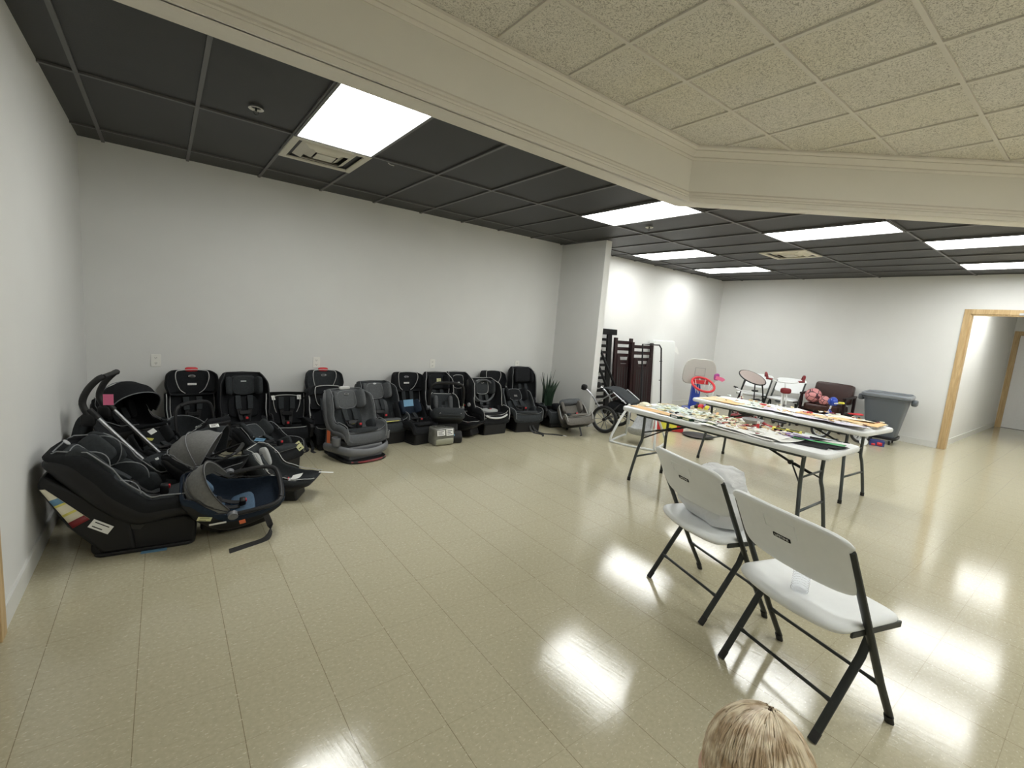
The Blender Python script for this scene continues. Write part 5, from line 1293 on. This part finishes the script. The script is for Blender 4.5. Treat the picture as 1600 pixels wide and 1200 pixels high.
# ------------------------------------------------------------------ things lying on the two tables
ZTB = .7405
def tloc(T, u, v, z=ZTB):
    (cx, cy), rz = T; p = Euler((0, 0, rz)).to_matrix() @ Vector((u, v, 0)); return (cx+p.x, cy+p.y, z)
TA, TB = (T1C, T1R), (T2C, T2R)
def sheet(T, u, v, w, h, m, label, cat='paper', name='paper_sheet', rz=0, z=0, curl=.003, outline=None, seed=0, group=None, th=.0008, sag=False):
    nx, ny = 10, 8; g = MB(); rr = random.Random(seed*7+3)
    ph = rr.random()*6
    for k in (1, 0):
        for i in range(nx+1):
            for j in range(ny+1):
                a, b_ = (i/nx-.5), (j/ny-.5)
                if outline: s_ = outline(2*a, 2*b_)
                else: s_ = 1
                x, y = a*w*s_, b_*h*s_
                zz = curl*(1+math.sin(ph+a*5+b_*3))*(abs(a)+abs(b_)) + k*th
                g.v.append((x, y, zz))
    N_ = (nx+1)*(ny+1)
    for i in range(nx):
        for j in range(ny):
            a = i*(ny+1)+j; g.f.append((a, a+ny+1, a+ny+2, a+1)); g.f.append((a+N_, a+N_+1, a+N_+ny+2, a+N_+ny+1))
    for i in range(nx):
        for j in (0, ny): a = i*(ny+1)+j; b2 = a+ny+1; g.f.append((a, b2, b2+N_, a+N_))
    for j in range(ny):
        for i in (0, nx): a = i*(ny+1)+j; g.f.append((a, a+1, a+1+N_, a+N_))
    o = part(name, g, MT[m], None); l = tloc(T, u, v, ZTB+z)
    o.location = l; o.rotation_euler = (0, 0, T[1]+rz); tag(o, label, cat, group)
    return o
blob = lambda k, sd: (lambda a, b: 1+k*math.sin(3*math.atan2(b, a)+sd)*max(abs(a), abs(b)))
# --- nearer table
t = thing('domed_lid', 'pale round domed lid at the far left end of the nearer table', 'lid', tloc(TA, .84, .06), scale=(.62,)*3)
part('dome', MB().lathe([(.10, 0), (.105, .004), (.085, .035), (.045, .055), (.001, .06)], 28), MT['cream'], t)
part('brim', MB().lathe([(.001, 0), (.125, 0), (.125, .004), (.10, .006)], 28), MT['tan'], t)
sheet(TA, .66, .22, .44, .12, 'kraft', 'orange kraft strip along the left front edge of the nearer table', rz=R(-3), curl=.004, seed=1, cat='kraft paper', name='kraft_sheet')
sheet(TA, .40, .25, .26, .10, 'kraft', 'second orange kraft piece, nearer the middle of the near table edge', rz=R(5), z=.004, curl=.004, seed=2, cat='kraft paper', name='kraft_sheet')
sheet(TA, .45, -.10, .62, .34, 'teal', 'pale green printed sheet under the cut-outs on the nearer table', rz=R(2), seed=3, cat='printed sheet')
sheet(TA, .05, -.10, .50, .36, 'cream', 'cream printed sheet in the middle of the nearer table', rz=R(-6), seed=4, z=.001, cat='printed sheet')
rnd = random.Random(3)
cutm = ['paper', 'cream', 'paper', 'tan', 'teal', 'paperlime', 'paper', 'ink']
def cutout(T, u, v, grp, lab, pal, s=1.0, z=.006):
    m = rnd.choice(pal); w, h = rnd.uniform(.025, .06)*s, rnd.uniform(.015, .04)*s
    n = rnd.choice([5, 6, 8, 10]); pts = [(w*.5*math.cos(2*math.pi*i/n)*rnd.uniform(.75, 1.1), h*.5*math.sin(2*math.pi*i/n)*rnd.uniform(.75, 1.1)) for i in range(n)]
    o = part('craft_cutout', MB().prism(pts, 0, rnd.uniform(.002, .008), 'z'), MT[m], None, smooth=False)
    o.location = tloc(T, u, v, ZTB+z+rnd.uniform(0, .006)); o.rotation_euler = (rnd.uniform(-.25, .25), rnd.uniform(-.25, .25), rnd.uniform(0, 6.28)); tag(o, lab, 'craft piece', grp)
for k in range(95):
    cutout(TA, rnd.uniform(.02, .82), rnd.uniform(-.30, .16), 'pale cut-outs on the left half of the nearer table', 'small pale craft cut-out scattered on the left half of the nearer table', cutm, 1.35)
for k in range(120):
    cutout(TA, rnd.gauss(-.18, .20), min(.22, max(-.30, rnd.gauss(-.08, .13))), 'red and cream craft scraps in the middle of the nearer table', 'small red or cream craft scrap heaped in the middle of the nearer table', ['red', 'darkred', 'cream', 'cream', 'cream', 'paper', 'tan', 'kraft', 'darkred', 'ink'], 1.35, .008)
for k, (u, v) in enumerate(((.32, .30), (.21, .29), (.10, .28), (.0, .26))):
    t = thing('ruler_strip', ['dark green strip with a white label, leftmost on the near table edge', 'dark green strip with a white label, second along the near table edge', 'dark green strip with a white label, third along the near table edge', 'dark green strip with a white label beside the white papers'][k], 'strip box', tloc(TA, u, v), (0, 0, T1R+R(-8)), 'dark strips along the front edge')
    part('carton', MB().box((-.052, -.018, 0), (.052, .018, .022)), mat('dark_green_card', (.02, .05, .03), .4), t, bevel=.001)
    part('label_sticker', MB().box((-.034, .0185, .004), (.034, .0190, .017)).box((-.04, -.012, .0222), (.04, .010, .0226)), MT['paperlime' if k % 2 else 'paper'], t, smooth=False)
for k, (u, v, rz, w) in enumerate(((-.14, .24, 6, .42), (-.36, .20, -5, .40), (-.22, .16, 12, .36), (-.48, .16, -14, .30))):
    sheet(TA, u, v, w, .26, 'paper', ['large white paper overhanging the front edge of the nearer table', 'white paper beside the overhanging one on the nearer table', 'white paper partly beneath the craft scraps of the nearer table', 'crumpled white paper next to the black sheets on the nearer table'][k], rz=R(rz), z=.001+.002*k, curl=.010, seed=20+k)
t = thing('craft_bowl', 'shallow bowl with brown rim holding scraps on the nearer table', 'bowl', tloc(TA, -.12, -.22, ZTB+.004))
part('bowl_body', MB().lathe([(.001, 0), (.05, 0), (.085, .035), (.09, .045), (.086, .045), (.05, .008), (.001, .006)], 28), MT['swingcloth'], t)
for k, (u, v, rz) in enumerate(((-.36, -.20, 20), (-.46, -.22, 8))):
    t = thing('crayon_box', ['yellow and black box nearest the bowl on the nearer table', 'yellow and black box to the right of its twin on the nearer table'][k], 'box', tloc(TA, u, v), (0, 0, T1R+R(rz)), 'yellow and black boxes')
    part('carton', MB().box((-.055, -.04, 0), (.055, .04, .026)), MT['yellow'], t, bevel=.001)
    part('black_panel', MB().box((-.045, -.030, .0262), (.030, .030, .0266)).box((-.05, .0402, .004), (.04, .0408, .022)), MT['ink'], t, smooth=False)
for k, (u, v, w, h, m_, rz, nm) in enumerate(((-.62, .10, .42, .22, 'ink', 12, 'black'), (-.72, -.02, .36, .18, 'ink', -8, 'black'), (-.52, -.06, .30, .16, 'purple', 16, 'purple'), (-.66, -.12, .34, .10, 'lilac', 4, 'lilac'),
        (-.72, -.02, .34, .03, 'green', 14, 'green'), (-.70, -.08, .36, .022, 'paper', 6, 'white'), (-.74, .02, .34, .022, 'green', 22, 'green'), (-.76, -.12, .26, .03, 'ink', 30, 'black'), (-.70, -.17, .28, .02, 'teal', -4, 'pale green'))):
    lab = ['large black sheet nearest the front at the right of the nearer table', 'second black sheet behind the front one on the nearer table', 'purple sheet between the scraps and black sheets on the nearer table', 'lilac strip across the black sheets on the nearer table',
           'green strip lying across the black sheets, left of its twin', 'white strip between the two green strips', 'green strip closest to the table corner', 'short black strip at the rear right corner of the nearer table', 'pale green narrow strip at the rear of the nearer table'][k]
    sheet(TA, u, v, w, h, m_, lab, rz=R(rz), z=.002+.003*k, curl=.006, seed=40+k)
t = thing('glue_stick', 'small red glue stick standing in the scraps of the nearer table', 'glue stick', tloc(TA, -.27, .0, ZTB+.012))
part('tube', MB().cyl((0, 0, 0), (0, 0, .045), .011, 14), MT['red'], t)
part('cap', MB().cyl((0, 0, .045), (0, 0, .062), .0115, 14), MT['paper'], t)
# --- farther table
for k, (u, v, w, h, m_, rz) in enumerate(((.72, .12, .30, .40, 'tan', 3), (.50, .18, .30, .28, 'kraft', -6), (.40, -.08, .34, .34, 'teal', 8), (.20, .14, .30, .30, 'teal', -10), (.08, -.12, .30, .32, 'paper', 14), (-.02, .12, .34, .26, 'lilac', 4),
        (-.14, -.10, .30, .30, 'paper', -12), (-.24, .20, .36, .22, 'paper', 5), (-.36, .0, .40, .24, 'kraft', -4), (-.46, .24, .42, .16, 'lilac', 8), (-.60, .10, .40, .22, 'tan', -3), (-.72, -.08, .34, .30, 'kraft', 5), (-.70, .26, .36, .14, 'lilac', -3), (-.58, -.20, .44, .14, 'cream', 2))):
    lab = ['tan sheet at the left end of the farther table', 'orange brown sheet next to the tan one on the farther table', 'pale green sheet at the rear left of the farther table', 'pale green sheet at the front left of the farther table', 'white sheet at the rear of the farther table behind the scissors', 'lilac tinted sheet in the middle of the farther table',
           'white sheet right of the scissors on the farther table', 'white sheet at the front middle edge of the farther table', 'kraft sheet right of the middle of the farther table', 'mauve sheet at the front edge of the farther table, left of its twin', 'tan sheet near the right end of the farther table', 'large kraft sheet at the right end of the farther table', 'mauve sheet overhanging the front right edge of the farther table', 'cream strip along the rear right edge of the farther table'][k]
    sheet(TB, u, v, w, h, m_, lab, rz=R(rz), z=.001+.0022*k, curl=.006, seed=60+k)
for k in range(46):
    cutout(TB, rnd.uniform(-.05, .80), rnd.uniform(-.30, .28), 'pale cut-outs on the left half of the farther table', 'small pale craft cut-out scattered on the left half of the farther table', ['paper', 'cream', 'teal', 'tan', 'kraft', 'ink'], 1.1, .030)
for k in range(50):
    u = rnd.uniform(-.88, -.1); v = rnd.choice([rnd.uniform(-.31, -.22), rnd.uniform(.02, .30)])
    cutout(TB, u, v, 'white and dark cut-outs on the right half of the farther table', 'small white or dark craft cut-out on the right half of the farther table', ['paper', 'paper', 'cream', 'ink', 'darkred', 'kraft'], 1.0, .036)
for k in range(14):
    cutout(TB, -.86+.01*(k % 2), -.30+.044*k, 'pale cut-outs along the right end of the farther table', 'small pale cut-out in the row along the right end of the farther table', ['cream', 'paper', 'paper'], 1.2, .012)
def scissors(T, u, v, rz, label, z=.02):
    t = thing('scissors', label, 'scissors', tloc(T, u, v, ZTB+z), (0, 0, T[1]+rz), 'red handled scissors on the farther table')
    for s in (-1, 1):
        part('blade', MB().prism([(0, -.006), (.09, 0), (0, .006)], .002+.0015*s, .0035+.0015*s, 'z', mx=Matrix.Rotation(s*.12, 4, 'Z')), MT['chrome'], t, smooth=False)
        part('handle', MB().tube([(-.045+.028*math.cos(i*math.pi/8), s*.022+.019*math.sin(i*math.pi/8), .006) for i in range(16)], .0065, 6, loop=True), MT['red'], t)
scissors(TB, .22, .10, R(40), 'red handled scissors on the left part of the farther table', .034)
scissors(TB, -.22, -.02, R(-30), 'red handled scissors near the middle of the farther table', .034)
# ------------------------------------------------------------------ the toddler in front of the camera
HC = Vector((.721, .244, .814)); HW = R(32)     # head centre, facing into the room
m, N, L, b = new_mat('fair_skin')
b.inputs['Base Color'].default_value = (.72, .47, .36, 1); b.inputs['Roughness'].default_value = .5; b.inputs['Subsurface Weight'].default_value = .15; b.inputs['Subsurface Radius'].default_value = (.01, .004, .002)
MT['skin'] = m
def hair_mat(name, c1, c2, sc):
    m, N, L, b = new_mat(name)
    tcn = N.new('ShaderNodeTexCoord'); mp = N.new('ShaderNodeMapping'); L.new(tcn.outputs['Object'], mp.inputs[0])
    nn = N.new('ShaderNodeTexNoise'); nn.inputs['Scale'].default_value = sc; nn.inputs['Detail'].default_value = 2; L.new(mp.outputs[0], nn.inputs['Vector'])
    cr = N.new('ShaderNodeValToRGB'); cr.color_ramp.elements[0].position = .38; cr.color_ramp.elements[1].position = .62; cr.color_ramp.elements[0].color = (*c1, 1); cr.color_ramp.elements[1].color = (*c2, 1)
    L.new(nn.outputs['Fac'], cr.inputs[0]); L.new(cr.outputs[0], b.inputs['Base Color']); b.inputs['Roughness'].default_value = .38; b.inputs['Specular IOR Level'].default_value = .6
    return m
MT['hair'] = hair_mat('blond_hair', (.56, .42, .27), (.94, .83, .64), 42)
t = thing('person', 'blond toddler seen from above at the bottom edge of the photo', 'person', (HC.x, HC.y, 0), (0, 0, HW))
t.scale = (.975,)*3
# body: one skinned surface rooted at the pelvis, local +x is where the child faces
J = [((0, 0, .36), .075), ((0, 0, .44), .078), ((0, 0, .54), .082), ((0, 0, .63), .070), ((0, 0, .70), .036), ((.005, 0, .755), .034),
     ((0, .055, .33), .058), ((.01, .062, .20), .042), ((-.01, .062, .06), .026), ((0, -.055, .33), .058), ((.01, -.062, .20), .042), ((-.01, -.062, .06), .026),
     ((0, .085, .645), .036), ((.0, .125, .54), .028), ((.04, .14, .43), .022), ((0, -.085, .645), .036), ((0, -.125, .54), .028), ((.04, -.14, .43), .022),
     ((.055, .065, .022), .022), ((.055, -.065, .022), .022)]
Ed = [(0, 1), (1, 2), (2, 3), (3, 4), (4, 5), (0, 6), (6, 7), (7, 8), (0, 9), (9, 10), (10, 11), (3, 12), (12, 13), (13, 14), (3, 15), (15, 16), (16, 17), (8, 18), (11, 19)]
def add_skin_layer(me):
    if not me.skin_vertices:
        import bmesh
        bm = bmesh.new(); bm.from_mesh(me); bm.verts.layers.skin.verify(); bm.to_mesh(me); bm.free()
def skinned(name, J, Ed, m, par, lv=2, root=0):
    me = bpy.data.meshes.new(name); me.from_pydata([j[0] for j in J], Ed, []); add_skin_layer(me)
    o = bpy.data.objects.new(name, me); COL.objects.link(o); o.parent = par
    md = o.modifiers.new('skin', 'SKIN'); md.use_smooth_shade = True
    for i, j in enumerate(J): me.skin_vertices[0].data[i].radius = (j[1], j[1])
    me.skin_vertices[0].data[root].use_root = True
    s = o.modifiers.new('sub', 'SUBSURF'); s.levels = lv; s.render_levels = lv
    me.materials.append(m); return o
skinned('body', J, Ed, MT['skin'], t)
# head
def head_pt(th, ph):      # th from top, ph azimuth (0 = face)
    x = .088*math.sin(th)*math.cos(ph); y = .073*math.sin(th)*math.sin(ph); z = .092*math.cos(th)
    if z < 0: x *= 1+.10*z/.092; y *= 1-.28*(z/.092)**2; x += .010*(z/.092)**2
    if x < 0: x *= 1.06
    return Vector((x, y, z))
hz = .835
rings = [[head_pt(math.pi*i/28, 2*math.pi*j/40)+Vector((0, 0, hz)) for j in range(40)] for i in range(1, 28)]
g = MB().rings(rings)
hd = part('head', g, MT['skin'], t, sub=1)
part('nose', MB().pill((.092, 0, hz-.022), (.024, .022, .026), .9), MT['skin'], hd)
part('mouth', MB().pill((.084, 0, hz-.052), (.012, .036, .012), .9), mat('lip_pink', (.55, .22, .2), .45), hd)
for s in (-1, 1):
    e = part('eye', MB().pill((.079, s*.030, hz-.002), (.018, .026, .018), 1), MT['paper'], hd)
    part('iris', MB().pill((.088, s*.030, hz-.002), (.003, .011, .011), 1), MT['bluelabel'], e)
    part('ear', MB().pill((-.004, s*.076, hz-.012), (.036, .016, .048), .9, rot=(0, 0, s*.4)), MT['skin'], hd)
    # hand: palm, four bent fingers, thumb
    w = Vector((.045, s*.142, .42)); palm = MB().pill((w.x+.012, w.y, w.z-.022), (.034, .018, .044), .7)
    hnd = part('hand', palm, MT['skin'], t)
    for k, (dx, ln) in enumerate(((-.011, .024), (-.004, .029), (.004, .030), (.011, .027))):
        p0 = w + Vector((.012+dx, 0, -.040)); part('finger', MB().tube([p0, p0+Vector((.003, -s*.002, -ln*.5)), p0+Vector((.004, -s*.010, -ln*.85)), p0+Vector((.003, -s*.016, -ln))], [.0048, .0046, .0042, .003], 8), MT['skin'], hnd)
    p0 = w + Vector((.024, -s*.004, -.012)); part('thumb', MB().tube([p0, p0+Vector((.010, -s*.004, -.010)), p0+Vector((.014, -s*.008, -.022))], [.0055, .005, .0035], 8), MT['skin'], hnd)
    part('shoe', MB().pill((.030, s*.065, .026), (.135, .062, .052), .6), MT['plastic_white'], t)
# clothes
def shell_rings(sec): return [[(cx+rx*math.cos(2*math.pi*j/28), cy+ry*math.sin(2*math.pi*j/28), z) for j in range(28)] for z, cx, cy, rx, ry in sec]
part('shirt', MB().rings(shell_rings([(.35, 0, 0, .088, .100), (.44, 0, 0, .088, .100), (.56, 0, 0, .090, .105), (.64, 0, 0, .080, .105), (.675, 0, 0, .060, .085), (.70, 0, 0, .044, .050)])), mat('pale_blue_shirt', (.30, .42, .58), .85, bump=.4, bscale=300), t)
for s in (-1, 1):
    part('sleeve', MB().tube([(0, s*.07, .650), (0, s*.105, .605), (0, s*.128, .545)], [.050, .045, .040], 16), bpy.data.materials['pale_blue_shirt'], t)
    part('trouser_leg', MB().tube([(0, s*.048, .36), (.005, s*.055, .25), (.005, s*.060, .14), (-.006, s*.062, .06)], [.070, .058, .048, .042], 18), mat('grey_trousers', (.12, .13, .16), .85) if s == -1 else bpy.data.materials['grey_trousers'], t)
# hair: cap and combed strands running from the crown
cap_r = []
for i in range(0, 17):
    th = (math.pi*.72)*(i+.3)/17; ring = []
    for j in range(48):
        ph = 2*math.pi*j/48; lim = math.pi*(.40 if abs(ph if ph < math.pi else ph-2*math.pi) < .9 else .68)
        tt = min(th, lim); p = head_pt(tt, ph); ring.append(p*1.035+Vector((0, 0, hz)))
    cap_r.append(ring)
hr = part('hair', MB().rings(cap_r, True, True), MT['hair'], t, sub=0)
rnd = random.Random(21); g = MB()
crown = Vector((.030, -.012, .092)).normalized()
axis_u = crown.cross(Vector((0, 1, 0))).normalized(); axis_v = crown.cross(axis_u)
for k in range(3200):
    az = rnd.random()*2*math.pi; start = .07+rnd.random()**1.2*1.30; ln = rnd.uniform(.6, 1.2)
    lift = rnd.uniform(1.03, 1.13); wob = rnd.uniform(-.25, .25); w = rnd.uniform(.0008, .0019); pts = []
    clump = math.sin(az*11)*.16
    for i in range(7):
        a = start+ln*i/6; zz = az+(wob+clump)*(i/6)**1.3+.35*a*.5
        d = crown*math.cos(a)+(axis_u*math.cos(zz)+axis_v*math.sin(zz))*math.sin(a)
        th = math.acos(max(-1, min(1, d.z))); ph = math.atan2(d.y, d.x)
        front = abs(ph) < .9
        if th > math.pi*(.46 if front else .74): break
        pts.append(head_pt(th, ph)*(lift+.015*math.sin(i*1.1+k))+Vector((0, 0, hz)))
    if len(pts) < 3: continue
    c = Vector((0, 0, hz)); n_ = len(pts); o = len(g.v)
    for i, p in enumerate(pts):
        d = (pts[min(i+1, n_-1)]-pts[max(i-1, 0)]).normalized(); s = d.cross((p-c).normalized()).normalized(); ww = w*(1-(i/(n_-1))**2*.85)
        g.v += [tuple(p-s*ww), tuple(p+(p-c).normalized()*w*.8), tuple(p+s*ww)]
    for i in range(n_-1):
        a = o+i*3; g.f += [(a, a+1, a+4, a+3), (a+1, a+2, a+5, a+4)]
part('hair_strands', g, MT['hair'], hr)
